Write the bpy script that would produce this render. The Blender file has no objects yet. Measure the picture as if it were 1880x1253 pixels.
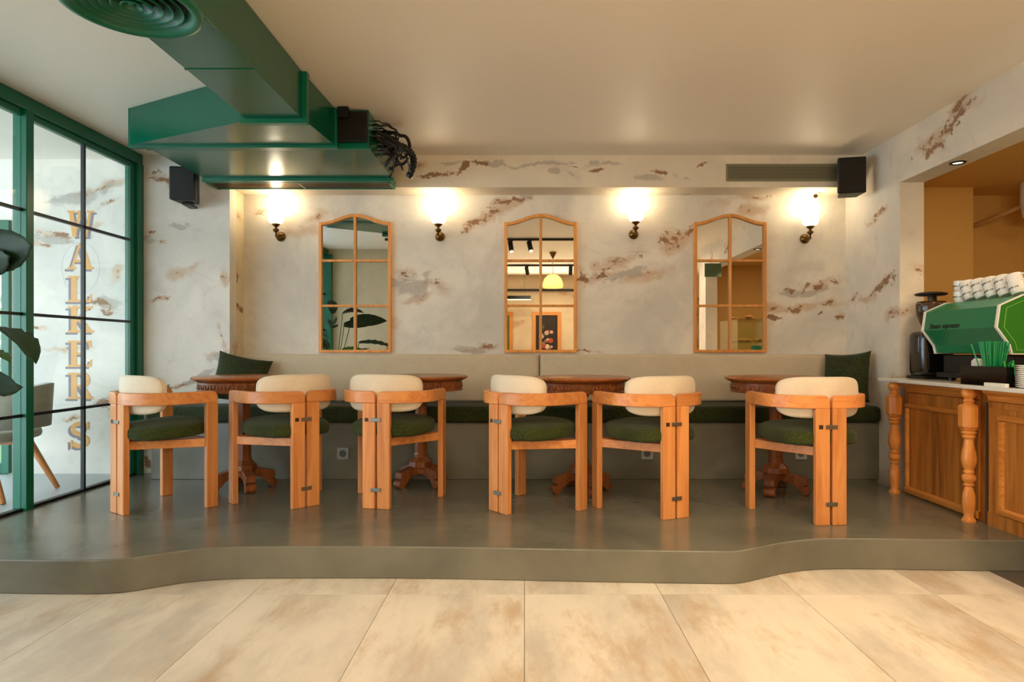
import bpy, bmesh, math, random
from mathutils import Vector, Matrix, noise as mnoise
random.seed(7)
PI = math.pi
S = bpy.context.scene
COL = S.collection
F = 1210.0; CX = 963.0; CY = 643.0        # focal length and vanishing point, in photo pixels
EYE = 1.118; PL = 0.158                   # camera height, platform height

# ------------------------------------------------------------------ camera
cd = bpy.data.cameras.new('camera'); cam = bpy.data.objects.new('camera', cd); COL.objects.link(cam)
cam.location = (0, 0, EYE); cam.rotation_euler = (PI/2, 0, 0)
cd.sensor_width = 36; cd.lens = 36*F/1880
cd.shift_x = -(CX-940)/1880; cd.shift_y = (CY-626.5)/1880
cd.clip_start = 0.02
S.camera = cam
# ------------------------------------------------------------------ world, daylight
w = bpy.data.worlds.new('world'); S.world = w; w.use_nodes = True
wn = w.node_tree; bg = wn.nodes['Background']
bg.inputs[0].default_value = (0.74, 0.88, 1.0, 1); bg.inputs[1].default_value = 6.2
S.view_settings.view_transform = 'Standard'; S.view_settings.look = 'None'
S.view_settings.exposure = 0.3; S.view_settings.gamma = 1.0; S.view_settings.use_curve_mapping = False
S.cycles.max_bounces = 10; S.cycles.diffuse_bounces = 6; S.cycles.glossy_bounces = 5
S.cycles.transparent_max_bounces = 12; S.cycles.caustics_reflective = False; S.cycles.caustics_refractive = False
S.cycles.sample_clamp_indirect = 6.0

WARM = (1.0, 0.72, 0.42)
def area(name, loc, size, power, col, rot=(0, 0, 0)):
    l = bpy.data.lights.new(name, 'AREA'); l.shape = 'RECTANGLE'; l.size, l.size_y = size
    l.energy = power; l.color = col
    o = bpy.data.objects.new(name, l); COL.objects.link(o); o.location = loc; o.rotation_euler = rot
    o.visible_camera = False; o.visible_glossy = False
    return o
# added fill without a fixture, brightens the walls and ceiling
LA = area('rear_fill', (0.9, -2.2, 1.6), (3.4, 1.0), 95, (1.0, 0.82, 0.60), (math.radians(108), 0, 0))
LB = area('front_fill', (0.7, 1.3, 2.52), (3.2, 0.5), 40, (1.0, 0.82, 0.60))  # added downward fill for the room, no lamp hangs here

# ------------------------------------------------------------------ helpers: materials
def newmat(name):
    m = bpy.data.materials.new(name); m.use_nodes = True
    nt = m.node_tree; b = nt.nodes['Principled BSDF']
    return m, nt, b
def lin(c):
    return tuple(((v/255)/12.92 if v/255 <= 0.04045 else ((v/255+0.055)/1.055)**2.4) for v in c) + (1,)
def N(nt, t, **kw):
    n = nt.nodes.new(t)
    for k, v in kw.items(): setattr(n, k, v)
    return n
def mathn(nt, op, a, b=None, clamp=False):
    n = N(nt, 'ShaderNodeMath', operation=op, use_clamp=clamp)
    for i, v in enumerate((a, b)):
        if v is None: continue
        if isinstance(v, (int, float)): n.inputs[i].default_value = v
        else: nt.links.new(v, n.inputs[i])
    return n.outputs[0]
def mixc(nt, fac, a, b, blend='MIX'):
    n = N(nt, 'ShaderNodeMix', data_type='RGBA', blend_type=blend)
    for s, v in ((n.inputs[0], fac), (n.inputs[6], a), (n.inputs[7], b)):
        if isinstance(v, (int, float)): s.default_value = v
        elif isinstance(v, tuple): s.default_value = v
        else: nt.links.new(v, s)
    return n.outputs[2]
def ramp(nt, fac, p0, p1):
    n = N(nt, 'ShaderNodeMapRange', interpolation_type='SMOOTHSTEP')
    nt.links.new(fac, n.inputs[0]); n.inputs[1].default_value = p0; n.inputs[2].default_value = p1
    return n.outputs[0]
def noise(nt, vec, scale, detail=4, rough=0.55, dist=0.0, color=False):
    n = N(nt, 'ShaderNodeTexNoise'); n.inputs['Scale'].default_value = scale
    n.inputs['Detail'].default_value = detail; n.inputs['Roughness'].default_value = rough
    n.inputs['Distortion'].default_value = dist
    if vec is not None: nt.links.new(vec, n.inputs['Vector'])
    return n.outputs[1 if color else 0]
def objvec(nt, scale=(1, 1, 1), loc=(0, 0, 0), rot=(0, 0, 0)):
    tc = N(nt, 'ShaderNodeTexCoord'); mp = N(nt, 'ShaderNodeMapping')
    mp.inputs['Scale'].default_value = scale; mp.inputs['Location'].default_value = loc
    mp.inputs['Rotation'].default_value = rot
    nt.links.new(tc.outputs['Object'], mp.inputs[0]); return mp.outputs[0]
def bump(nt, b, h, strength=0.3, dist=0.01):
    n = N(nt, 'ShaderNodeBump'); n.inputs['Strength'].default_value = strength
    n.inputs['Distance'].default_value = dist
    nt.links.new(h, n.inputs['Height']); nt.links.new(n.outputs[0], b.inputs['Normal'])
def plain(name, rgb, rough=0.5, metal=0.0, emit=0, bumpy=0, bscale=60, var=0.06, coat=0):
    m, nt, b = newmat(name)
    v = objvec(nt); n = noise(nt, v, bscale if bumpy else 9, 4)
    c = lin(rgb); d = tuple(x*(1-var*2) for x in c[:3])+(1,)
    nt.links.new(mixc(nt, n, c, d), b.inputs['Base Color'])
    b.inputs['Roughness'].default_value = rough; b.inputs['Metallic'].default_value = metal
    if coat: b.inputs['Coat Weight'].default_value = coat
    if emit:
        b.inputs['Emission Color'].default_value = c; b.inputs['Emission Strength'].default_value = emit
    if bumpy: bump(nt, b, n, bumpy)
    return m
def wood(name, c1, c2, axis=2, rough=0.4, fine=1.0, rand=True):
    m, nt, b = newmat(name)
    sc = [14, 14, 14]; sc[axis] = 0.9
    v = objvec(nt, tuple(s*fine for s in sc))
    if rand:
        oi = N(nt, 'ShaderNodeObjectInfo'); va = N(nt, 'ShaderNodeVectorMath', operation='ADD')
        cx = N(nt, 'ShaderNodeCombineXYZ'); mm = mathn(nt, 'MULTIPLY', oi.outputs['Random'], 37.0)
        for i in range(3): nt.links.new(mm, cx.inputs[i])
        nt.links.new(v, va.inputs[0]); nt.links.new(cx.outputs[0], va.inputs[1]); v = va.outputs[0]
    n1 = noise(nt, v, 1.4, 6, 0.6, 1.2)
    n2 = noise(nt, v, 9, 3, 0.5)
    f = mathn(nt, 'ADD', mathn(nt, 'MULTIPLY', ramp(nt, n1, 0.33, 0.72), 0.8), mathn(nt, 'MULTIPLY', n2, 0.25), True)
    col = mixc(nt, f, lin(c1), lin(c2))
    if rand:
        rr = mathn(nt, 'ADD', mathn(nt, 'MULTIPLY', oi.outputs['Random'], 0.25), 0.87)
        hs = N(nt, 'ShaderNodeHueSaturation'); nt.links.new(rr, hs.inputs['Value']); nt.links.new(col, hs.inputs['Color'])
        col = hs.outputs[0]
    nt.links.new(col, b.inputs['Base Color'])
    b.inputs['Roughness'].default_value = rough
    bump(nt, b, n2, 0.08, 0.002)
    return m

def plaster(name, axis, blobs, base=(222, 214, 200), dark=(196, 190, 180)):
    """old plaster: mottled, with peeled and stained patches. axis = index of the axis perpendicular to the wall.
    blobs: (u, z, half length, half width, angle, peeled 0..1, tint)"""
    m, nt, b = newmat(name)
    v = objvec(nt)
    nl = noise(nt, v, 1.3, 5, 0.6, 0.6)
    nm = noise(nt, v, 5.0, 6, 0.65, 1.0)
    col = mixc(nt, ramp(nt, nl, 0.36, 0.66), lin(base), lin(dark))
    col = mixc(nt, mathn(nt, 'MULTIPLY', ramp(nt, nm, 0.5, 0.75), 0.35), col, lin((176, 166, 152)))
    peel_h = None
    if blobs:
        dn = noise(nt, v, 3.2, 5, 0.62, 0.0, True)
        sub = N(nt, 'ShaderNodeVectorMath', operation='SUBTRACT'); sub.inputs[1].default_value = (0.5, 0.5, 0.5)
        nt.links.new(dn, sub.inputs[0])
        scl = N(nt, 'ShaderNodeVectorMath', operation='SCALE'); scl.inputs['Scale'].default_value = 0.22
        nt.links.new(sub.outputs[0], scl.inputs[0])
        ad = N(nt, 'ShaderNodeVectorMath', operation='ADD')
        nt.links.new(v, ad.inputs[0]); nt.links.new(scl.outputs[0], ad.inputs[1])
        soft = brown = grey = None
        for (u, z, hl, hw, ang, pe, kind) in blobs:
            mp = N(nt, 'ShaderNodeMapping', vector_type='TEXTURE')
            if axis == 1:
                mp.inputs['Location'].default_value = (u, 0, z); mp.inputs['Rotation'].default_value = (0, -math.radians(ang), 0)
                mp.inputs['Scale'].default_value = (hl, 1000, hw)
            else:
                mp.inputs['Location'].default_value = (0, u, z); mp.inputs['Rotation'].default_value = (math.radians(ang), 0, 0)
                mp.inputs['Scale'].default_value = (1000, hl, hw)
            nt.links.new(ad.outputs[0], mp.inputs[0])
            ln = N(nt, 'ShaderNodeVectorMath', operation='LENGTH'); nt.links.new(mp.outputs[0], ln.inputs[0])
            d = mathn(nt, 'SUBTRACT', 1.25, ln.outputs['Value'])
            if kind == 'g': grey = d if grey is None else mathn(nt, 'MAXIMUM', grey, d)
            else:
                soft = d if soft is None else mathn(nt, 'MAXIMUM', soft, d)
            if pe > 0:
                e = mathn(nt, 'ADD', d, (pe-1)*0.8)
                brown = e if brown is None else mathn(nt, 'MAXIMUM', brown, e)
        st = objvec(nt, (1, 1, 1.6))
        nf = noise(nt, st, 12.0, 10, 0.74, 0.25)
        ng = noise(nt, st, 3.5, 6, 0.6, 0.8)
        if soft is not None:
            sv = mathn(nt, 'ADD', soft, mathn(nt, 'MULTIPLY', mathn(nt, 'SUBTRACT', ng, 0.5), 3.4))
            col = mixc(nt, mathn(nt, 'MULTIPLY', ramp(nt, sv, 0.15, 1.1), 0.62), col, lin((186, 150, 112)))
        if grey is not None:
            gv = mathn(nt, 'ADD', grey, mathn(nt, 'MULTIPLY', mathn(nt, 'SUBTRACT', ng, 0.5), 3.4))
            col = mixc(nt, mathn(nt, 'MULTIPLY', ramp(nt, gv, 0.25, 0.8), 0.6), col, lin((150, 142, 132)))
        if brown is not None:
            bv = mathn(nt, 'ADD', brown, mathn(nt, 'MULTIPLY', mathn(nt, 'SUBTRACT', nf, 0.5), 5.0))
            mk = ramp(nt, bv, 0.64, 0.76)
            bc = mixc(nt, ng, lin((104, 70, 46)), lin((158, 116, 80)))
            col = mixc(nt, mathn(nt, 'MULTIPLY', mk, 0.9), col, bc)
            peel_h = mk
    nt.links.new(col, b.inputs['Base Color'])
    b.inputs['Roughness'].default_value = 0.75
    h = mathn(nt, 'ADD', nm, nl)
    if peel_h is not None: h = mathn(nt, 'SUBTRACT', h, peel_h)
    bump(nt, b, h, 0.25, 0.012)
    return m

def glassmat(name, tint=(0.96, 0.98, 0.97), refl=1.0):
    m, nt, b = newmat(name); nt.nodes.remove(b)
    tr = N(nt, 'ShaderNodeBsdfTransparent'); tr.inputs[0].default_value = tint+(1,)
    gl = N(nt, 'ShaderNodeBsdfGlossy'); gl.inputs['Roughness'].default_value = 0.0
    ge = N(nt, 'ShaderNodeNewGeometry'); dp = N(nt, 'ShaderNodeVectorMath', operation='DOT_PRODUCT')
    nt.links.new(ge.outputs['Normal'], dp.inputs[0]); nt.links.new(ge.outputs['Incoming'], dp.inputs[1])
    om = mathn(nt, 'SUBTRACT', 1.0, mathn(nt, 'ABSOLUTE', dp.outputs['Value']), True)
    fac = mathn(nt, 'ADD', mathn(nt, 'MULTIPLY', mathn(nt, 'POWER', om, 5.0), 0.96), 0.04)   # Schlick reflectance of one face
    mx = N(nt, 'ShaderNodeMixShader')
    nt.links.new(mathn(nt, 'MULTIPLY', fac, refl), mx.inputs[0])
    nt.links.new(tr.outputs[0], mx.inputs[1]); nt.links.new(gl.outputs[0], mx.inputs[2])
    nt.links.new(mx.outputs[0], nt.nodes['Material Output'].inputs[0])
    return m

# ------------------------------------------------------------------ helpers: geometry
def BM(): return bmesh.new()
def box(bm, x0, x1, y0, y1, z0, z1, mtx=None):
    vs = [bm.verts.new((x, y, z)) for z in (z0, z1) for y in (y0, y1) for x in (x0, x1)]
    for f in ((0, 2, 3, 1), (4, 5, 7, 6), (0, 1, 5, 4), (2, 6, 7, 3), (0, 4, 6, 2), (1, 3, 7, 5)):
        bm.faces.new([vs[i] for i in f])
    if mtx is not None: bmesh.ops.transform(bm, matrix=mtx, verts=vs)
    return vs
def prism(bm, pts, vec, mtx=None):
    """pts: list of 3-d points of a planar polygon, extruded along vec"""
    a = [bm.verts.new(p) for p in pts]; b = [bm.verts.new(Vector(p)+Vector(vec)) for p in pts]
    n = len(pts)
    bm.faces.new(a[::-1]); bm.faces.new(b)
    for i in range(n):
        j = (i+1) % n; bm.faces.new((a[i], a[j], b[j], b[i]))
    if mtx is not None: bmesh.ops.transform(bm, matrix=mtx, verts=a+b)
def ringprism(bm, outer, inner, vec):
    n = len(outer); V = Vector(vec)
    o0 = [bm.verts.new(p) for p in outer]; i0 = [bm.verts.new(p) for p in inner]
    o1 = [bm.verts.new(Vector(p)+V) for p in outer]; i1 = [bm.verts.new(Vector(p)+V) for p in inner]
    for k in range(n):
        j = (k+1) % n
        bm.faces.new((o0[k], i0[k], i0[j], o0[j])); bm.faces.new((o1[k], o1[j], i1[j], i1[k]))
        bm.faces.new((o0[k], o0[j], o1[j], o1[k])); bm.faces.new((i0[k], i1[k], i1[j], i0[j]))
def lathe(bm, prof, seg=24, mtx=None, cap=True, squash=1.0):
    rings = []; allv = []
    for r, z in prof:
        ring = [bm.verts.new((r*math.cos(2*PI*k/seg), r*math.sin(2*PI*k/seg)*squash, z)) for k in range(seg)]
        rings.append(ring); allv += ring
    for a, b in zip(rings, rings[1:]):
        for k in range(seg):
            j = (k+1) % seg; bm.faces.new((a[k], a[j], b[j], b[k]))
    if cap:
        if prof[0][0] > 1e-5: bm.faces.new(rings[0][::-1])
        if prof[-1][0] > 1e-5: bm.faces.new(rings[-1])
    if mtx is not None: bmesh.ops.transform(bm, matrix=mtx, verts=allv)
def cyl(bm, p0, p1, r0, r1=None, seg=12):
    p0 = Vector(p0); p1 = Vector(p1); d = p1-p0
    q = d.to_track_quat('Z', 'Y').to_matrix().to_4x4()
    lathe(bm, [(r0, 0), (r1 if r1 is not None else r0, d.length)], seg, Matrix.Translation(p0) @ q)
def tube(bm, pts, r, seg=8):
    pts = [Vector(p) for p in pts]; rings = []
    for i, p in enumerate(pts):
        t = (pts[min(i+1, len(pts)-1)]-pts[max(i-1, 0)]).normalized()
        up = Vector((0, 0, 1)) if abs(t.z) < 0.9 else Vector((1, 0, 0))
        a = t.cross(up).normalized(); b = t.cross(a)
        rr = r[i] if isinstance(r, (list, tuple)) else r
        rings.append([bm.verts.new(p+a*rr*math.cos(2*PI*k/seg)+b*rr*math.sin(2*PI*k/seg)) for k in range(seg)])
    for a, b in zip(rings, rings[1:]):
        for k in range(seg):
            j = (k+1) % seg; bm.faces.new((a[k], a[j], b[j], b[k]))
    bm.faces.new(rings[0][::-1]); bm.faces.new(rings[-1])
def bez(p0, p1, p2, p3, n=16):
    P = [Vector(p) for p in (p0, p1, p2, p3)]
    return [P[0]*(1-t)**3+P[1]*3*t*(1-t)**2+P[2]*3*t*t*(1-t)+P[3]*t**3 for t in [i/n for i in range(n+1)]]
def spow(v, e): return math.copysign(abs(v)**e, v)
def superell(bm, a, b, c, e1=0.5, e2=0.5, nu=40, nv=20, fn=None):
    """superellipsoid; e1 shapes the z profile, e2 the xy outline"""
    rows = []
    for j in range(1, nv):
        ph = -PI/2+PI*j/nv
        rows.append([(a*spow(math.cos(ph), e1)*spow(math.cos(2*PI*k/nu), e2), b*spow(math.cos(ph), e1)*spow(math.sin(2*PI*k/nu), e2), c*spow(math.sin(ph), e1)) for k in range(nu)])
    g = fn or (lambda p: p)
    bot = bm.verts.new(g(Vector((0, 0, -c)))); top = bm.verts.new(g(Vector((0, 0, c))))
    R = [[bm.verts.new(g(Vector(p))) for p in row] for row in rows]
    for r0, r1 in zip(R, R[1:]):
        for k in range(nu):
            j = (k+1) % nu; bm.faces.new((r0[k], r0[j], r1[j], r1[k]))
    for k in range(nu):
        j = (k+1) % nu; bm.faces.new((bot, R[0][j], R[0][k])); bm.faces.new((top, R[-1][k], R[-1][j]))
def mk(name, bm, mat, parent=None, smooth=False, bevel=0, label=None, cat=None, group=None, kind=None, segs=2, auto=False):
    """links the bmesh (world coordinates) as one mesh object"""
    bmesh.ops.recalc_face_normals(bm, faces=bm.faces)
    off = Vector((0, 0, 0)); p = parent
    while p is not None: off += p.location; p = p.parent
    me = bpy.data.meshes.new(name)
    if off.length > 0: bmesh.ops.translate(bm, vec=-off, verts=bm.verts)
    bm.to_mesh(me); bm.free()
    me.materials.append(mat)
    if smooth:
        for f in me.polygons: f.use_smooth = True
    o = bpy.data.objects.new(name, me); COL.objects.link(o)
    if parent is not None: o.parent = parent
    if bevel:
        md = o.modifiers.new('bevel', 'BEVEL'); md.width = bevel; md.segments = segs; md.limit_method = 'ANGLE'; md.angle_limit = math.radians(40)
    if auto:
        es = me.edges
        for f in me.polygons: f.use_smooth = True
        bm2 = bmesh.new(); bm2.from_mesh(me)
        for e in bm2.edges:
            if len(e.link_faces) == 2 and e.calc_face_angle() > math.radians(38): e.smooth = False
        bm2.to_mesh(me); bm2.free()
    tag(o, label, cat, group, kind)
    return o
def tag(o, label=None, cat=None, group=None, kind=None):
    if label: o['label'] = label
    if cat: o['category'] = cat
    if group: o['group'] = group
    if kind: o['kind'] = kind
    return o
def thing(name, label, cat, loc=(0, 0, 0), rz=0, group=None, kind=None):
    o = bpy.data.objects.new(name, None); COL.objects.link(o); o.empty_display_size = 0.1
    o.location = loc; o.rotation_euler = (0, 0, rz)
    return tag(o, label, cat, group, kind)
def one(name, m, x0, x1, y0, y1, z0, z1, parent=None, **kw):
    bm = BM(); box(bm, x0, x1, y0, y1, z0, z1); return mk(name, bm, m, parent, **kw)
def dup(root, loc=None, rz=None, label=None, parent=None):
    c = root.copy(); COL.objects.link(c)
    if parent is not None: c.parent = parent
    if loc is not None: c.location = loc
    if rz is not None: c.rotation_euler = (0, 0, rz)
    if label: c['label'] = label
    for ch in list(root.children): dup(ch, parent=c)
    return c
def P(px, py, y): return Vector(((px-CX)*y/F, y, EYE+(CY-py)*y/F))

# ------------------------------------------------------------------ planes of the room
YB, YF = 5.40, 5.14            # alcove back wall; front wall plane / soffit
XL, XR = -3.0, 2.63            # glass wall; right wall
XA = -2.30                     # left side of the alcove
ZC = EYE+1.52                  # ceiling
ZS = EYE+1.27                  # soffit underside
def bx_(px, py, y, hl, hw, ang, pe, kind='b'):
    s = y/F; return ((px-CX)*s, EYE+(CY-py)*s, hl*s, hw*s, ang, pe, kind)
def bs_(px, py, X, hl, hw, ang, pe, kind='b'):      # patch on a side wall at X; sizes in metres
    y = X*F/(px-CX); return (y, EYE+(CY-py)*y/F, hl, hw, ang, pe, kind)
bb = [(480,392,30,16,0,.35),(560,428,62,14,-5,.1),(590,405,30,9,20,.15),(512,378,20,5,10,.1),
      (745,505,30,14,5,.55),(795,520,34,18,-15,.35),(770,545,40,8,10,.2),(870,412,48,12,32,.75),(930,374,48,9,14,.85),(900,395,40,12,25,.4),
      (880,640,42,5,5,.65),(1000,651,60,4,0,.3),(1135,480,75,15,20,.5),(1100,508,60,12,10,.45),(1075,512,22,11,25,.8),(1080,648,30,3,0,.4),
      (1230,440,48,24,20,.62),(1262,428,22,12,30,.85),(1350,366,50,11,12,.25),(1392,358,34,7,5,.55),(1380,384,45,14,10,.3),
      (1500,522,34,11,8,.85),(1452,532,18,7,20,.75),(1470,562,60,9,12,.45),(1520,555,34,10,5,.5),(1430,582,20,6,0,1.1),(1505,572,10,5,30,.8),(1535,515,16,18,60,.6),(1540,580,14,8,10,.7),
      (1190,500,60,14,15,.2),(680,600,40,18,0,.05),(1420,570,50,10,10,.3)]
BK = [bx_(a,b,YB,c,d,e,f) for a,b,c,d,e,f in bb] + [bx_(a,b,YB,c,d,e,0,'g') for a,b,c,d,e in
      [(1470,535,50,8,8),(1150,500,60,8,18),(860,640,50,8,0),(760,520,50,22,0),(1000,620,60,14,10),(960,360,18,8,0)]]
lf = [(300,330,38,14,-20,.95),(322,345,26,9,-25,1.1),(285,553,34,5,12,1.1),(278,425,12,5,0,.7),(298,443,10,5,0,.6),(330,500,50,14,20,.05),(330,704,46,5,14,.85),
      (395,700,22,6,30,.7),(385,652,26,9,10,.3),(268,850,13,10,10,.9),(412,620,8,30,10,.3),(360,490,14,8,10,.4),(410,510,8,24,0,.4),
      (180,345,60,10,10,.45),(200,372,26,7,20,.7),(110,432,44,8,-8,.75),(160,415,26,6,5,.6),(75,452,24,7,0,.6),(180,558,34,9,-15,1.0),(205,572,22,8,0,.9),
      (190,745,30,12,15,.8),(210,760,26,9,10,.9),(130,770,30,6,0,.5),(115,640,60,8,5,.2),(70,600,30,6,0,.4),(215,500,10,24,0,.3)]
LF = [bx_(a,b,YF,c,d,e,f) for a,b,c,d,e,f in lf] + [bx_(a,b,YF,c,d,e,0,'g') for a,b,c,d,e in
      [(400,655,30,10,10),(370,690,30,8,20),(270,440,20,12,0),(150,360,70,14,10),(200,560,40,12,-10),(110,440,50,10,0),(325,415,20,5,0)]]
so = [(800,322,34,6,5,1.2),(850,310,22,6,40,1.15),(880,300,20,5,5,1.2),(1090,312,22,4,3,1.1),(1050,306,22,2,-12,.9),(1207,313,16,5,-5,1.1),(1290,302,20,4,15,1.1),(1240,322,4,3,0,.8),(770,300,26,8,0,.2)]
SO = [bx_(a,b,YF,c,d,e,f) for a,b,c,d,e,f in so] + [bx_(a,b,YF,c,d,e,0,'g') for a,b,c,d,e in
      [(1050,320,30,9,-20),(1015,315,10,8,0),(1190,325,30,8,0),(1260,332,24,9,-15),(940,300,200,5,0)]]
RW = [bs_(1568,548,XR,.12,.035,-15,.7), bs_(1625,520,XR,.20,.06,-22,.95), bs_(1600,540,XR,.30,.03,-15,.4), bs_(1612,395,XR,.16,.06,-15,.55),
      bs_(1640,580,XR,.14,.05,-10,.6), bs_(1598,410,XR,.10,.04,20,.5), bs_(1735,235,XR,.36,.06,-8,.8), bs_(1755,200,XR,.22,.06,-25,.7), bs_(1715,275,XR,.12,.05,-10,.9), bs_(1770,180,XR,.24,.03,-28,.8),
      bs_(1590,700,XR,.10,.03,0,.5), bs_(1705,265,XR,.22,.08,0,.1,'b'), bs_(1640,690,XR,.1,.05,0,.5), (2.2,2.45,.25,.09,20,.7,'b'), (1.5,2.4,.14,.16,60,.6,'b')]
AL = [(5.2,1.75,.10,.12,60,.8,'b'),(5.3,1.45,.04,.14,80,.8,'b'),(5.25,1.15,.05,.05,0,.6,'b'),(5.3,2.2,.1,.06,0,.3,'b')]
M = {}
M['pl_back'] = plaster('plaster_back', 1, BK, (222, 214, 198), (196, 190, 178))
M['pl_left'] = plaster('plaster_left', 1, LF, (222, 216, 204), (200, 197, 188))
M['pl_soffit'] = plaster('plaster_soffit', 1, SO, (218, 206, 184), (204, 194, 174))
M['pl_right'] = plaster('plaster_right', 0, RW, (222, 212, 194), (204, 197, 184))
M['pl_reveal'] = plaster('plaster_reveal', 0, AL, (222, 206, 170), (206, 192, 158))  # warm light on the reveal is put into this yellower base colour
M['pl_plain'] = plaster('plaster_plain', 1, [(0.2, 1.0, .7, .06, 10, .2, 'b'), (-.3, 1.6, .8, .07, 15, .2, 'b'), (1.0, 2.2, .5, .05, -10, .3, 'b'), (-2.0, 1.1, .35, .12, 20, .5, 'b')], (224, 206, 176), (206, 190, 162))
M['ceiling'] = plain('ceiling_paint', (234, 226, 212), 0.52, var=0.01)
M['ochre'] = plain('ochre_paint', (214, 172, 100), 0.6, var=0.04)
M['green'] = plain('green_paint', (6, 96, 70), 0.35, var=0.06)
M['green_duct'] = plain('green_duct_paint', (2, 88, 64), 0.2, var=0.08, bumpy=0.05, bscale=7)
M['black'] = plain('black_plastic', (8, 8, 9), 0.55)
M['blackmetal'] = plain('black_metal', (9, 9, 10), 0.45, 0.0)
M['brass'] = plain('aged_brass', (128, 96, 50), 0.28, 0.9, var=0.2)
M['steel'] = plain('brushed_steel', (150, 146, 134), 0.35, 0.9, var=0.1)
M['chair_wood'] = wood('chair_beech', (216, 148, 86), (186, 112, 56), 2, 0.38)
M['arm_wood'] = wood('arm_beech', (216, 146, 84), (188, 112, 56), 0, 0.36)
M['table_wood'] = wood('table_oak', (146, 84, 42), (92, 46, 20), 2, 0.35)
M['table_top'] = wood('table_top_oak', (172, 100, 50), (130, 70, 30), 0, 0.26)
M['mirror_wood'] = wood('mirror_pine', (224, 158, 84), (196, 124, 56), 2, 0.45)
M['counter_wood'] = wood('counter_oak', (190, 124, 56), (138, 80, 28), 2, 0.32)
M['counter_light'] = wood('counter_moulding', (208, 140, 66), (168, 100, 38), 1, 0.3)
M['post_wood'] = wood('post_oak', (210, 142, 70), (174, 104, 42), 2, 0.3)
M['mirror'] = plain('mirror_silver', (238, 238, 236), 0.0, 1.0, var=0)
M['glass'] = glassmat('window_glass')
M['glass_case'] = glassmat('case_glass', (0.95, 0.99, 0.96))
M['white'] = plain('white_ceramic', (236, 234, 228), 0.2)
M['white_paint'] = plain('white_plastic', (232, 228, 218), 0.35)
M['leaf'] = plain('leaf_green', (24, 54, 20), 0.7, var=0.25)
M['leaf2'] = plain('leaf_light', (64, 108, 34), 0.7, var=0.2)

def fabric(name, c1, c2, sc=220, b_=0.4, rough=0.95, sheen=0.3, big=0.25):
    m, nt, b = newmat(name); v = objvec(nt)
    n = noise(nt, v, sc, 3, 0.7); n2 = noise(nt, v, 7, 3, 0.5)
    f = mathn(nt, 'ADD', mathn(nt, 'MULTIPLY', n, 1-big), mathn(nt, 'MULTIPLY', n2, big), True)
    nt.links.new(mixc(nt, ramp(nt, f, 0.3, 0.7), lin(c1), lin(c2)), b.inputs['Base Color'])
    b.inputs['Roughness'].default_value = rough; b.inputs['Sheen Weight'].default_value = sheen
    bump(nt, b, n, b_, 0.004); return m
M['cream'] = fabric('cream_linen', (226, 210, 184), (204, 188, 162), 260, 0.25)
M['bench_fabric'] = fabric('bench_linen', (206, 190, 162), (182, 166, 138), 260, 0.25)
M['boucle'] = fabric('green_boucle', (64, 72, 22), (24, 30, 6), 120, 0.9, 1.0, 0.05)
M['velvet'] = fabric('green_velvet', (50, 58, 18), (20, 26, 6), 60, 0.5, 0.9, 0.05)
M['shell'] = fabric('grey_fabric', (178, 176, 160), (150, 148, 132), 200, 0.3)

def cement():
    m, nt, b = newmat('microcement'); v = objvec(nt)
    n = noise(nt, v, 1.6, 4, 0.55, 0.3); n2 = noise(nt, v, 9, 4, 0.55)
    c = mixc(nt, ramp(nt, n, 0.35, 0.7), lin((116, 112, 96)), lin((92, 90, 78)))
    c = mixc(nt, mathn(nt, 'MULTIPLY', n2, 0.18), c, lin((104, 100, 84)))
    nt.links.new(c, b.inputs['Base Color'])
    nt.links.new(mathn(nt, 'ADD', mathn(nt, 'MULTIPLY', n, 0.2), 0.12), b.inputs['Roughness'])
    return m
M['cement'] = cement()
def tilemat():
    m, nt, b = newmat('stone_look_tile')
    v = objvec(nt, (1, 0.34, 1))
    oi = N(nt, 'ShaderNodeObjectInfo'); va = N(nt, 'ShaderNodeVectorMath', operation='ADD')
    cx = N(nt, 'ShaderNodeCombineXYZ')
    nt.links.new(mathn(nt, 'MULTIPLY', oi.outputs['Random'], 53.0), cx.inputs[0]); nt.links.new(mathn(nt, 'MULTIPLY', oi.outputs['Random'], 17.0), cx.inputs[2])
    nt.links.new(v, va.inputs[0]); nt.links.new(cx.outputs[0], va.inputs[1]); v = va.outputs[0]
    n = noise(nt, v, 2.6, 8, 0.66, 0.1); n2 = noise(nt, v, 5.0, 9, 0.72, 0.15); n3 = noise(nt, v, 22, 4, 0.6)
    c = mixc(nt, ramp(nt, n, 0.40, 0.68), lin((222, 210, 190)), lin((188, 178, 162)))
    c = mixc(nt, mathn(nt, 'MULTIPLY', ramp(nt, n2, 0.48, 0.70), 0.7), c, lin((180, 150, 112)))
    c = mixc(nt, mathn(nt, 'MULTIPLY', ramp(nt, n3, 0.62, 0.74), 0.12), c, lin((150, 128, 98)))
    nt.links.new(c, b.inputs['Base Color']); b.inputs['Roughness'].default_value = 0.42
    return m
M['tile'] = tilemat()
M['grout'] = plain('grout', (120, 104, 84), 0.9)
M['dark_floor'] = plain('dark_floor', (96, 88, 76), 0.6, var=0.15)
M['terrace'] = plain('terrace_floor', (176, 178, 178), 0.4, var=0.05)

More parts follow.
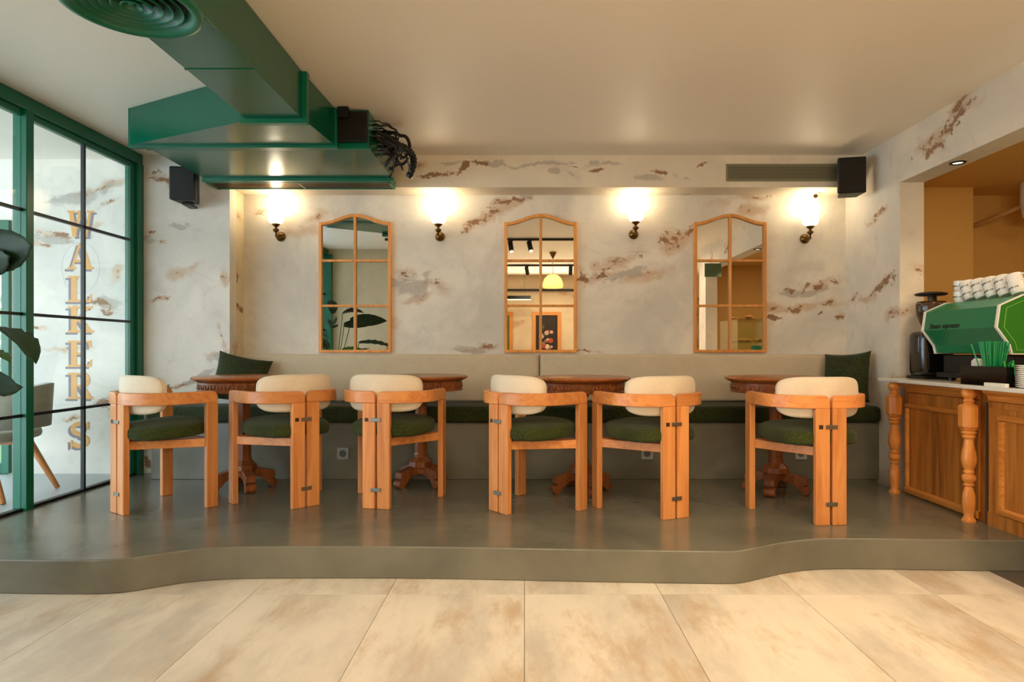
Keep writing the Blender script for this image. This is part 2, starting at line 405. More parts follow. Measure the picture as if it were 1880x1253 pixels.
# ================================================================== STRUCTURE
# floor with tiles
fl = one('floor', M['grout'], -3.1, 5.0, -2.8, 5.5, -0.12, -0.004, kind='structure')
protos = None
TW, TL = 0.625, 1.25
for ix in range(-5, 4):
    for iy in range(-5, 2):
        x0 = ix*TW; y0 = 3.013 + (iy-1)*TL
        if y0 < -2.8+0.01 or y0 > 3.8: continue
        bm = None
        if protos is None:
            bm = BM(); box(bm, 0.0012, TW-0.0012, 0.0012, TL-0.0012, -0.012, 0)
            me_o = mk('tile', bm, M['tile'], fl, bevel=0); me_o.location = (x0, y0, 0); protos = me_o
        else:
            c = protos.copy(); COL.objects.link(c); c.location = (x0, y0, 0)
            if ix == -5: c.location.x = x0
one('dark_floor_strip', M['dark_floor'], 2.345, 4.2, 1.5, 3.4, -0.004, 0.0015, fl)
# platform: curved front edge traced on the floor plan
ep = [(-40,1027),(0,1028),(100,1029),(200,1029),(250,1024),(290,1018),(330,1012),(365,1008.5),(400,1006.3),(450,1004.6),(560,1004),(700,1004),(820,1005),(940,1007),(1100,1010),(1250,1012),(1330,1013),
      (1352,1012.5),(1372,1010),(1400,1004),(1430,998),(1460,993.5),(1490,990.8),(1520,989.6),(1560,989.3),(1640,990),(1760,992),(1878,993)]
edge = []
for px, py in ep:
    y = (EYE-PL)*F/(py-CY); edge.append(((px-CX)*y/F, y))
def smooth_line(pts, it=2):
    for _ in range(it):
        q = [pts[0]]
        for a, b in zip(pts, pts[1:]):
            q += [(a[0]*.75+b[0]*.25, a[1]*.75+b[1]*.25), (a[0]*.25+b[0]*.75, a[1]*.25+b[1]*.75)]
        q.append(pts[-1]); pts = q
    return pts
edge = smooth_line(edge)
poly = [(-3.06, edge[0][1]+0.01)] + [e for e in edge if e[0] > -3.05] + [(2.56, edge[-1][1]), (2.56, 5.45), (-3.06, 5.45)]
bm = BM(); prism(bm, [(x, y, 0) for x, y in poly], (0, 0, PL))
mk('floor_platform', bm, M['cement'], kind='structure', auto=True, bevel=0.006)
# ceiling
one('ceiling', M['ceiling'], -3.1, 5.0, -2.8, 5.6, ZC, ZC+0.1, kind='structure')
# back walls
one('wall_back', M['pl_back'], XA-0.1, XR, YB, YB+0.12, 0, ZC, kind='structure')
one('wall_back_left', M['pl_left'], -4.0, XA, YF, YF+0.12, 0, ZC, kind='structure')
one('wall_alcove_side', M['pl_reveal'], XA-0.1, XA, YF+0.12, YB, 0, ZC, kind='structure')
one('wall_soffit', M['pl_soffit'], XA, XR, YF, YB, ZS, ZC, kind='structure')
# right wall: far pier, lintel, near pier
XI = 2.80
bm = BM(); box(bm, XR, XI, 4.62, YB+0.12, 0, ZC); box(bm, XR, XI, 1.2, 4.62, EYE+1.176, ZC); box(bm, XR, XI, 0.85, 1.2, 0, ZC)
mk('wall_right', bm, M['pl_right'], kind='structure')
# kitchen behind the opening
bm = BM(); box(bm, XI, 3.50, 5.14, 5.24, 0, EYE+1.27); box(bm, 3.42, 3.50, 5.24, 5.45, 0, EYE+1.27); box(bm, 3.5, 5.0, 5.42, 5.52, 0, EYE+1.27)
mk('wall_kitchen_back', bm, M['ochre'], kind='structure')
one('wall_kitchen_right', M['ochre'], 4.6, 4.7, 0.7, 5.5, 0, ZC, kind='structure')
one('wall_kitchen_near', M['ochre'], XI, 4.7, 0.75, 0.85, 0, ZC, kind='structure')
one('ceiling_kitchen', M['ochre'], XI, 4.7, 0.8, 5.5, EYE+1.27, EYE+1.35, kind='structure')
# rear of the room, seen in the mirrors
one('wall_rear', M['pl_plain'], -3.1, 5.0, -2.75, -2.65, 0, ZC, kind='structure')
one('wall_rear_left', M['pl_plain'], -3.0, -1.55, 0.70, 0.80, 0, ZC, kind='structure')
one('wall_rear_side', M['pl_plain'], -1.65, -1.55, -2.7, 0.70, 0, ZC, kind='structure')
one('wall_rear_right', M['pl_plain'], 4.2, 4.3, -2.7, 0.8, 0, ZC, kind='structure')

# glass wall (left)
W1 = thing('window_1', None, None, (XL, 3.0, PL), kind='structure')
ZT = ZC
g = M['green']
one('top_rail', g, XL-0.05, XL+0.03, 0.8, 5.13, ZT-0.085, ZT-0.001, W1, bevel=0.004)
one('inner_rail', g, XL-0.03, XL+0.01, 0.8, 5.13, ZT-0.125, ZT-0.086, W1, bevel=0.003)
one('bottom_rail', M['blackmetal'], XL-0.03, XL+0.012, 0.8, 5.13, PL-0.01, PL+0.016, W1)
for y0, y1 in ((5.06, 5.135), (3.925, 3.985), (2.79, 2.85), (1.66, 1.72)):
    one('post', g, XL-0.05, XL+0.035, y0, y1, 0.0 if y0 < 3 else PL-0.01, ZT-0.08, W1, bevel=0.004)
one('post', g, XL-0.05, XL+0.10, 0.80, 0.88, 0, ZT-0.08, W1, bevel=0.004)
one('inner_post', g, XL-0.03, XL+0.012, 4.995, 5.058, PL, ZT-0.12, W1, bevel=0.003)
for y in (4.48, 3.37, 2.25):
    one('glazing_bar', M['blackmetal'], XL-0.012, XL+0.012, y-0.009, y+0.009, PL, ZT-0.12, W1)
for z in (EYE+0.837, EYE+0.215, EYE-0.392):
    for a, b in ((3.985, 4.995), (2.85, 3.925), (1.72, 2.79), (0.8, 1.66)):
        one('glazing_bar', M['blackmetal'], XL-0.012, XL+0.012, a, b, z-0.009, z+0.009, W1)
for a, b in ((3.985, 4.995), (2.85, 3.925), (1.72, 2.79), (0.8, 1.66)):
    one('glass_pane', M['glass'], XL-0.003, XL+0.003, a, b, PL+0.016, ZT-0.125, W1)
# terrace beyond the glass
one('floor_terrace', M['terrace'], -9.0, XL-0.05, -1.0, 5.14, -0.05, PL-0.005, kind='structure')
one('ceiling_terrace', M['ceiling'], -6.2, XL-0.05, 0.8, 5.3, ZC-0.03, ZC+0.1, kind='structure')  # roof lengthened out of view to even daylight between terrace and room
bm = BM(); box(bm, -5.2, -4.0, YF, YF+0.12, EYE+1.01, ZC)
mk('wall_terrace_upper', bm, M['white_paint'], kind='structure')
W2 = thing('window_2', None, None, (-4.3, YF, PL), kind='structure')
one('beam', g, -5.2, -4.0, YF-0.03, YF+0.09, EYE+0.66, EYE+1.01, W2, bevel=0.004)
one('post', g, -4.06, -4.0, YF-0.03, YF+0.09, PL, EYE+0.66, W2, bevel=0.004)
one('sill', g, -5.2, -4.06, YF-0.03, YF+0.09, PL, PL+0.08, W2)
one('glass_pane', M['glass'], -5.2, -4.06, YF+0.02, YF+0.026, PL+0.08, EYE+0.66, W2)
one('ground', plain('lawn', (96, 120, 62), 0.95, bumpy=0.4, bscale=30, var=0.2), -25, -3.2, 5.2, 30, -0.1, 0.0, kind='structure')
one('wall_terrace_outer', M['white_paint'], -6.2, -6.1, 0.8, 5.14, ZC-0.35, ZC, kind='structure')
# ================================================================== BENCH
BN = thing('bench', 'long built-in banquette, cream padded back and dark green seat on a cement plinth', 'bench', (-0.1, 5.0, PL))
one('base', M['cement'], -2.77, XR-0.001, 4.885, YF+0.0, PL, PL+0.42, BN, bevel=0.004)
one('base', M['cement'], XA, XR-0.001, YF, YB, PL, PL+0.42, BN)
def cushion_box(name, x0, x1, y0, y1, z0, z1, mat, parent, r=0.03, cuts=0, puff=0.0, label=None):
    bm = BM(); box(bm, x0, x1, y0, y1, z0, z1)
    return mk(name, bm, mat, parent, smooth=True, bevel=r, segs=4, label=label)
cushion_box('seat_cushion', -2.79, XR-0.004, 4.835, YF-0.002, PL+0.421, PL+0.545, M['velvet'], BN, 0.035)
one('seat_back_strip', M['velvet'], XA+0.003, XR-0.004, YF-0.04, 5.30, PL+0.43, PL+0.54, BN)
cushion_box('backrest', XA+0.01, 0.116, 5.29, YB-0.002, PL+0.545, PL+0.925, M['bench_fabric'], BN, 0.028)
cushion_box('backrest', 0.124, XR-0.03, 5.29, YB-0.002, PL+0.545, PL+0.925, M['bench_fabric'], BN, 0.028)

# ================================================================== CHAIRS
def frame_path():
    pts = [(0.007, -0.2)]
    for i in range(1, 4): pts.append((0.007+0.053*i/3, -0.2))
    for i in range(1, 17):
        a = PI/2*i/16
        pts.append((0.06+0.22*math.sin(a), 0.03-0.23*math.cos(a)))
    for i in range(1, 6): pts.append((0.28, 0.03+0.205*i/5))
    # resample: arc length
    out = [Vector((p[0], p[1], 0)) for p in pts]
    fine = []
    for a, b in zip(out, out[1:]):
        for k in range(3): fine.append(a.lerp(b, k/3))
    fine.append(out[-1]); return fine
def make_arm(s):
    bm = BM(); path = frame_path(); L = [0]
    for a, b in zip(path, path[1:]): L.append(L[-1]+(b-a).length)
    T = L[-1]; r = 0.034; hw = 0.0175; rings = []
    for i, p in enumerate(path):
        t = (path[min(i+1, len(path)-1)]-path[max(i-1, 0)]).normalized(); n = Vector((-t.y, t.x, 0))
        d = min(L[i], T-L[i]); zt = 0.71
        if d < r: zt -= r-math.sqrt(max(0, r*r-(r-d)**2))
        zb = 0.638
        q = []
        for side, z in ((-1, zb), (1, zb), (1, zt), (-1, zt)):
            v = p+n*hw*side; q.append(bm.verts.new((v.x*s, v.y, z)))
        rings.append(q)
    for a, b in zip(rings, rings[1:]):
        for k in range(4):
            j = (k+1) % 4; bm.faces.new((a[k], a[j], b[j], b[k]))
    bm.faces.new(rings[0]); bm.faces.new(rings[-1])
    return bm
def make_chair():
    t = thing('armchair', 'x', 'chair', (0, 0, 0), 0, 'wooden armchairs facing the wall bench')
    for s in (-1, 1):
        mk('armrest', make_arm(s), M['arm_wood'], t, auto=True, bevel=0.004)
        one('leg', M['chair_wood'], min(s*0.007, s*0.087), max(s*0.007, s*0.087), -0.2175, -0.1825, 0, 0.6385, t, bevel=0.004)
        one('leg', M['chair_wood'], min(s*0.2625, s*0.2975), max(s*0.2625, s*0.2975), 0.165, 0.235, 0, 0.6385, t, bevel=0.004)
        bm = BM(); a = Vector((s*0.03, -0.183, 0)); b = Vector((s*0.263, 0.17, 0)); d = (b-a).normalized(); n = Vector((-d.y, d.x, 0))*0.013
        prism(bm, [(a.x-n.x, a.y-n.y, 0.372), (b.x-n.x, b.y-n.y, 0.372), (b.x+n.x, b.y+n.y, 0.372), (a.x+n.x, a.y+n.y, 0.372)], (0, 0, 0.05))
        mk('seat_rail', bm, M['arm_wood'], t, bevel=0.003)
    one('seat_rail', M['arm_wood'], -0.263, 0.263, 0.187, 0.213, 0.372, 0.422, t, bevel=0.003)
    for z in (0.538, 0.116):
        bm = BM(); box(bm, -0.033, 0.033, -0.2235, -0.2176, z-0.011, z+0.011); box(bm, -0.0065, 0.0065, -0.2176, -0.185, z-0.011, z+0.011)
        mk('bracket', bm, M['steel'], t, bevel=0.0015)
    one('plug', plain('dark_plug', (70, 52, 34), 0.5, 0.4) if 'plug' not in M else M['plug'], -0.071, -0.048, -0.2195, -0.2176, 0.527, 0.549, t)
    bm = BM()
    def seatfn(p):
        y = p.y+0.035; wv = 1.0-0.22*max(0, -p.y/0.24)
        z = p.z + 0.016*math.cos(p.x/0.26*1.4) + 0.012*(p.y/0.24) + 0.004*mnoise.noise(Vector((p.x*30, p.y*30, p.z*30)))
        return Vector((p.x*wv, y, 0.468+z))
    superell(bm, 0.257, 0.235, 0.05, 0.5, 0.62, 64, 24, seatfn)
    mk('seat', bm, M['boucle'], t, smooth=True)
    bm = BM()
    def backfn(p):
        return Vector((p.x, p.y-0.142+1.5*p.x*p.x, 0.695+p.z))
    superell(bm, 0.238, 0.113, 0.036, 0.42, 0.42, 64, 18, lambda p: backfn(Vector((p.x, p.z, p.y))))
    mk('backrest', bm, M['cream'], t, smooth=True)
    bm = BM()     # piping seam around the pad
    pts = []
    for k in range(65):
        a = 2*PI*k/64; x = 0.2375*spow(math.cos(a), 0.42); z = 0.1125*spow(math.sin(a), 0.42)
        pts.append(backfn(Vector((x, -0.012, z))))
    tube(bm, pts, 0.0028, 5)
    mk('piping', bm, M['cream'], t, smooth=True)
    return t
CH = make_chair()
specs = [((-2.378, 3.872), (0.59, 0.807), 'leftmost armchair, angled to the right beside the green-framed glass wall'),
         ((-1.343, 4.033), (-0.695, 0.719), 'second armchair from the left, turned left with its split rear leg at its right side'),
         ((-0.894, 3.992), (0.19, 0.98), 'third armchair from the left, standing alone under the leftmost arched mirror'),
         ((-0.145, 3.900), (0.755, 0.656), 'fourth armchair from the left, turned right, under the middle arched mirror'),
         ((0.857, 3.760), (-0.39, 0.92), 'fifth armchair from the left, back to back corner with the armchair under the middle mirror'),
         ((1.677, 3.620), (-0.07, 0.997), 'rightmost armchair, nearest the wooden counter, its back squarely to the viewer')]
for i, (b, d, lab) in enumerate(specs):
    dn = math.hypot(*d); d = (d[0]/dn, d[1]/dn)
    loc = (b[0]+0.2*d[0], b[1]+0.2*d[1], PL); rz = -math.atan2(d[0], d[1])
    if i == 0: CH.location = loc; CH.rotation_euler = (0, 0, rz); CH['label'] = lab
    else: dup(CH, loc, rz, lab)

# ================================================================== TABLES
def make_table():
    t = thing('pedestal_table', 'x', 'table', (0, 0, 0), 0, 'round carved pedestal tables along the bench')
    bm = BM(); lathe(bm, [(0.0, 0.748), (0.30, 0.748), (0.312, 0.752), (0.318, 0.758), (0.330, 0.762), (0.334, 0.770), (0.330, 0.777), (0.315, 0.781), (0.0, 0.782)], 64)
    mk('tabletop', bm, M['table_top'], t, auto=True)
    bm = BM(); lathe(bm, [(0.284, 0.676), (0.296, 0.676), (0.298, 0.684), (0.290, 0.688), (0.290, 0.740), (0.298, 0.748), (0.284, 0.748), (0.284, 0.676)], 64, cap=False)
    mk('apron', bm, M['table_wood'], t, auto=True)
    bm = BM()
    for k in range(72):
        a = 2*PI*k/72; mt = Matrix.Rotation(a, 4, 'Z') @ Matrix.Translation((0.291, 0, 0.712)) @ Matrix.Rotation(0.35*(1 if k % 2 else -1), 4, 'X') @ Matrix.Diagonal((0.006, 0.0075, 0.02, 1))
        bmesh.ops.create_uvsphere(bm, u_segments=6, v_segments=4, radius=1, matrix=mt)
    mk('carving', bm, M['table_wood'], t, smooth=True, kind='stuff')
    rot = Matrix.Rotation(PI/8, 4, 'Z')
    bm = BM(); lathe(bm, [(0.05, 0.185), (0.050, 0.22), (0.046, 0.235), (0.047, 0.26), (0.040, 0.62), (0.044, 0.64), (0.06, 0.66), (0.10, 0.676), (0.12, 0.70), (0.12, 0.748)], 8, rot)
    mk('column', bm, M['table_wood'], t)
    bm = BM(); lathe(bm, [(0.05, 0.20), (0.085, 0.168), (0.088, 0.135), (0.075, 0.12), (0.07, 0.09)], 8, rot)
    mk('base_block', bm, M['table_wood'], t)
    for k in range(4):
        bm = BM(); mt = Matrix.Rotation(PI/2*k, 4, 'Z')
        pr = [(0.04, 0.140), (0.10, 0.136), (0.165, 0.118), (0.20, 0.112), (0.204, 0.07), (0.18, 0.062), (0.20, 0.03), (0.175, 0.012), (0.15, 0.03), (0.125, 0.06), (0.09, 0.078), (0.04, 0.08)]
        prism(bm, [(x, -0.032, z) for x, z in pr], (0, 0.064, 0), mt)
        cyl(bm, mt @ Vector((0.188, -0.036, 0.030)), mt @ Vector((0.188, 0.036, 0.030)), 0.0298, seg=20)
        mk('foot', bm, M['table_wood'], t, bevel=0.004)
    return t
TB = make_table()
tabs = [((-1.945, 4.57), 35, 'leftmost round carved table, beside the green pillow at the left end of the bench'),
        ((-0.738, 4.70), 48, 'second round carved table from the left, behind the armchair standing alone'),
        ((0.385, 4.47), 20, 'third round carved table from the left, between the two armchairs at centre'),
        ((1.700, 4.46), 58, 'rightmost round carved table, behind the armchair nearest the counter')]
for i, (xy, a, lab) in enumerate(tabs):
    if i == 0: TB.location = (*xy, PL); TB.rotation_euler = (0, 0, math.radians(a)); TB['label'] = lab
    else: dup(TB, (*xy, PL), math.radians(a), lab)
# plaques on the rightmost table's foot block are part of it
# ================================================================== PILLOWS
def pillow(loc, rot, size, label, th=0.075):
    bm = BM(); n = 22; top = {}; bot = {}
    for i in range(n+1):
        for j in range(n+1):
            u = -1+2*i/n; v = -1+2*j/n
            e = 1-0.10*(1-v*v) if True else 1; f = 1-0.10*(1-u*u)
            t = th*((1-abs(u)**2.4)*(1-abs(v)**2.4))**0.5
            x = u*e*size/2; y = v*f*size/2
            wv = 0.006*mnoise.noise(Vector((u*3, v*3, loc[0])))
            top[i, j] = bm.verts.new((x, y, t+wv))
            bot[i, j] = top[i, j] if (i in (0, n) or j in (0, n)) else bm.verts.new((x, y, -t+wv))
    for i in range(n):
        for j in range(n):
            bm.faces.new((top[i, j], top[i+1, j], top[i+1, j+1], top[i, j+1]))
            q = (bot[i, j], bot[i, j+1], bot[i+1, j+1], bot[i+1, j])
            try: bm.faces.new(q)
            except ValueError: pass
    o = mk('pillow', bm, M['velvet'], smooth=True, label=label, cat='pillow', group='green pillows on the bench')
    o.location = loc; o.rotation_euler = rot; return o
pillow((-2.20, 5.10, PL+0.545+0.19), (math.radians(66), math.radians(12), math.radians(16)), 0.40, 'green velvet pillow at the left end of the bench, behind the leftmost table')
pillow((2.46, 5.04, PL+0.545+0.205), (math.radians(80), math.radians(-4), math.radians(-60)), 0.39, 'green velvet pillow leaning on the right wall at the right end of the bench')

# ================================================================== SOCKETS
for i, (px, lab) in enumerate(((630, 'grey wall socket on the bench plinth, left one of three, under the leftmost mirror'), (1188, 'wall socket on the bench plinth seen through the fifth armchair'),
                (1470, 'wall socket on the bench plinth behind the rightmost armchair'))):
    x = (px-CX)*4.885/F; z = EYE-(833-CY)*4.885/F
    if i == 0:
        t = thing('wall_socket', lab, 'socket', (x, 4.885, z), 0, 'sockets on the bench plinth'); SK = t
        bm = BM(); o_ = 0.043; i_ = 0.026; n = 32
        outer = []; inner = []
        for k in range(n):
            a = 2*PI*k/n; c, s_ = math.cos(a), math.sin(a); m_ = max(abs(c), abs(s_))
            outer.append((x+o_*c/m_, 4.8846, z+o_*s_/m_)); inner.append((x+i_*c, 4.8846, z+i_*s_))
        ringprism(bm, outer, inner, (0, -0.009, 0)); mk('plate', bm, M['socket'] if 'socket' in M else plain('socket_grey', (150, 152, 148), 0.4), t, bevel=0.001)
        bm = BM(); lathe(bm, [(0.026, 0.0), (0.026, 0.002), (0.0, 0.002)], 24, Matrix.Translation((x, 4.8846, z)) @ Matrix.Rotation(PI/2, 4, 'X'))
        mk('well', bm, plain('socket_well', (88, 90, 88), 0.5), t)
        bm = BM()
        for dx in (-0.0095, 0.0095): cyl(bm, (x+dx, 4.8826, z), (x+dx, 4.8815, z), 0.003, seg=10)
        mk('contacts', bm, M['black'], t)
    else: dup(SK, (x, 4.885, z), 0, lab)

# ================================================================== MIRRORS
def make_mirror():
    t = thing('mirror', 'x', 'mirror', (0, 0, 0), 0, 'arched window-pane mirrors on the back wall')
    W, H, Hc, fw = 0.295, 1.065, 1.132, 0.03
    def outline(off):
        pts = []; n = 24; w_ = W-off
        def top(x):
            u = min(1, max(0, (abs(x)/W-0.0)/0.93)); return H+(Hc-H)*0.5*(1+math.cos(PI*u))
        pts.append((-w_, off)); pts.append((w_, off))
        for k in range(n+1):
            x = w_-2*w_*k/n; pts.append((x, top(x)-off*1.05))
        return pts
    o3 = [(x, -0.034, z) for x, z in outline(0)]; i3 = [(x, -0.034, z) for x, z in outline(fw*0.8)]
    bm = BM(); ringprism(bm, o3, i3, (0, 0.034, 0)); mk('frame', bm, M['mirror_wood'], t, auto=True, bevel=0.004)
    bm = BM(); prism(bm, [(x, -0.012, z) for x, z in outline(fw*0.6)], (0, 0.008, 0)); mk('mirror_glass', bm, M['mirror'], t)
    one('glazing_bar', M['mirror_wood'], -0.011, 0.011, -0.030, -0.0125, fw*0.7, Hc-0.02, t, bevel=0.004)
    for z in (0.383, 0.752):
        one('glazing_bar', M['mirror_wood'], -W+0.02, W-0.02, -0.028, -0.0125, z-0.010, z+0.010, t, bevel=0.004)
    return t
MR = make_mirror()
zb = EYE-(648-CY)*5.38/F
for i, (cx, lab) in enumerate(((651.5, 'leftmost arched wooden mirror, reflecting the green duct and the plant'), (992.5, 'middle arched wooden mirror, reflecting the hanging lamp and a flower painting'),
               (1341, 'rightmost arched wooden mirror, reflecting the ochre opening and the glass case'))):
    loc = ((cx-CX)*5.37/F, YB-0.001, zb)
    if i == 0: MR.location = loc; MR['label'] = lab
    else: dup(MR, loc, 0, lab)

# ================================================================== SCONCES
M['shade'] = plain('opal_shade', (255, 240, 214), 0.4, emit=1.3, var=0)
def make_sconce():
    t = thing('wall_sconce', 'x', 'lamp', (0, 0, 0), 0, 'brass wall lamps with opal shades')
    rx = Matrix.Rotation(PI/2, 4, 'X')
    bm = BM(); lathe(bm, [(0.0, -0.0), (0.036, 0.0), (0.040, 0.006), (0.036, 0.018), (0.024, 0.030), (0.010, 0.038), (0.0, 0.040)], 28, rx)
    mk('back_plate', bm, M['brass'], t, smooth=True)
    bm = BM(); tube(bm, bez((0, -0.03, 0), (0, -0.07, -0.008), (0, -0.105, -0.02), (0, -0.11, 0.01), 10), 0.006); lathe(bm, [(0.0, -0.022), (0.009, -0.016), (0.009, -0.006), (0.004, 0.0)], 14, Matrix.Translation((0, -0.11, 0.0)))
    mk('arm', bm, M['brass'], t, smooth=True)
    bm = BM(); lathe(bm, [(0.006, 0.0), (0.006, 0.014), (0.012, 0.018), (0.024, 0.030), (0.026, 0.036), (0.018, 0.046), (0.008, 0.052), (0.008, 0.058), (0.020, 0.066), (0.032, 0.078), (0.033, 0.084), (0.0, 0.084)], 24, Matrix.Translation((0, -0.11, 0.0)))
    mk('cup', bm, M['brass'], t, smooth=True)
    bm = BM(); lathe(bm, [(0.030, 0.084), (0.050, 0.094), (0.062, 0.115), (0.066, 0.15), (0.064, 0.19), (0.058, 0.206), (0.052, 0.206), (0.058, 0.19), (0.060, 0.15), (0.050, 0.105), (0.0, 0.09)], 28, Matrix.Translation((0, -0.11, 0.0)), cap=False)
    mk('lamp_shade', bm, M['shade'], t, smooth=True)
    return t
SC = make_sconce()
for i, (px, py, lab) in enumerate(((516, 434, 'brass wall lamp at far left, above the green pillow end of the bench'), (808, 434, 'brass wall lamp between the leftmost and middle mirrors'),
               (1163, 430, 'brass wall lamp between the middle and rightmost mirrors'), (1477, 438, 'brass wall lamp at far right, below the small white camera'))):
    loc = ((px-CX)*YB/F, YB, EYE+(CY-py)*YB/F-0.005)
    if i == 0: SC.location = loc; SC['label'] = lab
    else: dup(SC, loc, 0, lab)
    l = bpy.data.lights.new('sconce_bulb', 'POINT'); l.energy = 2.7; l.color = (1.0, 0.86, 0.60); l.shadow_soft_size = 0.04
    o = bpy.data.objects.new('sconce_bulb', l); COL.objects.link(o); o.location = (loc[0], loc[1]-0.11, loc[2]+0.235)

# ================================================================== DUCT, FAN COIL
gd = M['green_duct']
D = thing('ceiling_duct', 'large green air duct with a round diffuser running under the ceiling toward the viewer', 'duct', (-1.365, 2.0, ZC))
dz = EYE+1.26
one('duct_body', gd, -1.52, -1.21, 0.2, 3.62, dz, ZC-0.002, D, bevel=0.003)
bm = BM()
for a, b, c, d in ((-1.545, -1.185, dz-0.025, dz), (-1.545, -1.52, dz, ZC-0.003), (-1.21, -1.185, dz, ZC-0.003)): box(bm, a, b, 3.585, 3.625, c, d)
mk('flange', bm, M['green'], D)
for y in (0.9, 1.6, 2.95):
    one('seam', gd, -1.523, -1.207, y, y+0.012, dz-0.003, dz+0.002, D)
# flaring transition
bm = BM(); A = [(-1.52, 3.626), (-1.21, 3.626), (-1.19, 4.13), (-2.47, 4.13)]
z0a, z0b = EYE+1.265, EYE+1.285
vb = [bm.verts.new((x, y, z0a if y < 3.7 else z0b)) for x, y in A]; vt = [bm.verts.new((x, y, ZC-0.002)) for x, y in A]
bm.faces.new(vb[::-1]); bm.faces.new(vt)
for k in range(4): bm.faces.new((vb[k], vb[(k+1) % 4], vt[(k+1) % 4], vt[k]))
mk('transition', bm, gd, D)
one('flange', M['green'], -2.485, -1.175, 4.13, 4.165, EYE+1.27, ZC-0.002, D, bevel=0.002)
# round diffuser
dx, dy, dzz = -1.40, 2.35, dz
T0 = Matrix.Translation((dx, dy, dzz))
DF = thing('air_diffuser', 'round green ceiling air diffuser with ring louvres under the duct', 'vent', (dx, dy, dzz))
bm = BM(); lathe(bm, [(0.16, 0.0), (0.215, -0.005), (0.232, -0.03), (0.230, -0.042), (0.212, -0.048), (0.195, -0.040), (0.180, -0.018), (0.172, -0.0)], 64, T0, cap=False)
mk('rim', bm, M['green'], DF, smooth=True)
bm = BM(); lathe(bm, [(0.0, -0.004), (0.18, -0.004)], 48, T0, cap=False); mk('throat', bm, M['black'], DF)
for k, r in enumerate((0.165, 0.132, 0.099, 0.066, 0.035)):
    bm = BM(); lathe(bm, [(r-0.026, -0.006), (r-0.004, -0.030), (r, -0.038), (r+0.003, -0.036), (r, -0.028), (r-0.022, -0.004)], 56, T0, cap=False)
    mk('louvre', bm, M['green'], DF, smooth=True)
bm = BM(); lathe(bm, [(0.0, -0.03), (0.014, -0.028), (0.016, -0.01)], 16, T0, cap=False); mk('hub', bm, M['green'], DF, smooth=True)
# fan coil unit
U = thing('fan_coil_unit', 'wide green ceiling fan coil unit with an outlet grille above the left sconce', 'air unit', (-1.7, 4.6, ZC))
ub = EYE+1.28
one('casing', gd, -2.39, -0.986, 4.17, 4.93, ub, ZC-0.002, U, bevel=0.003)
one('lip', M['green'], -2.40, -0.976, 4.17, 4.20, ub-0.008, ub, U)
one('lip', M['green'], -2.40, -0.976, 4.90, 4.94, ub-0.022, ub, U)
bm = BM(); box(bm, -2.38, -1.01, 4.94, 4.955, ub-0.025, ub+0.10); box(bm, -2.38, -1.01, 5.115, 5.13, ub-0.03, ub-0.02); box(bm, -2.38, -1.01, 4.955, 5.13, ub+0.03, ub+0.036)
box(bm, -2.39, -2.375, 4.94, 5.13, ub-0.03, ub+0.03); box(bm, -1.02, -1.005, 4.94, 5.13, ub-0.03, ub+0.03)
mk('grille_frame', bm, M['green'], U)
bm = BM()
for k in range(112):
    x = -2.37+1.355*k/111; box(bm, x-0.0018, x+0.0018, 4.955, 5.12, ub-0.024, ub-0.012)
mk('grille_bars', bm, M['brass'], U, kind='stuff')
one('grille_divider', M['steel'], -1.705, -1.695, 4.95, 5.13, ub-0.028, ub-0.01, U)
one('insulation', M['black'], -1.173, -0.988, 4.135, 4.169, ub+0.03, ZC-0.02, U, bevel=0.004)
one('bracket', M['black'], -1.165, -1.10, 4.10, 4.134, ZC-0.07, ZC-0.004, U)
random.seed(21)
CB = thing('cable_bundle', 'tangle of black hoses and cables hanging at the right end of the green unit', 'cables', (-0.85, 4.6, ZC-0.1))
for k in range(22):
    y = random.uniform(4.22, 4.6); z = ZC-random.uniform(0.02, 0.20); e = random.uniform(0.06, 0.22)
    p = bez((-0.983, y, z), (-0.983+e, y, z+random.uniform(-0.04, 0.03)), (-0.983+e, y+0.05, z-random.uniform(0.04, 0.16)), (-0.983+random.uniform(0.01, 0.2), y+random.uniform(0, .12), z-random.uniform(0.05, 0.18)), 18)
    for q in p:
        q += Vector((0, 0, 0.006*math.sin(q.x*90))); q.z = min(q.z, ZC-0.015)
    bm = BM(); tube(bm, p, random.choice((0.004, 0.006, 0.008, 0.012)), 7); mk('cable', bm, M['blackmetal'], CB, smooth=True)
bm = BM(); p = bez((-0.983, 4.45, ZC-0.10), (-0.86, 4.5, ZC-0.12), (-0.70, 4.62, ZC-0.10), (-0.82, 4.66, ZC-0.30), 34)
tube(bm, p, [0.026 if i % 2 else 0.021 for i in range(len(p))], 12); mk('hose', bm, M['blackmetal'], CB)

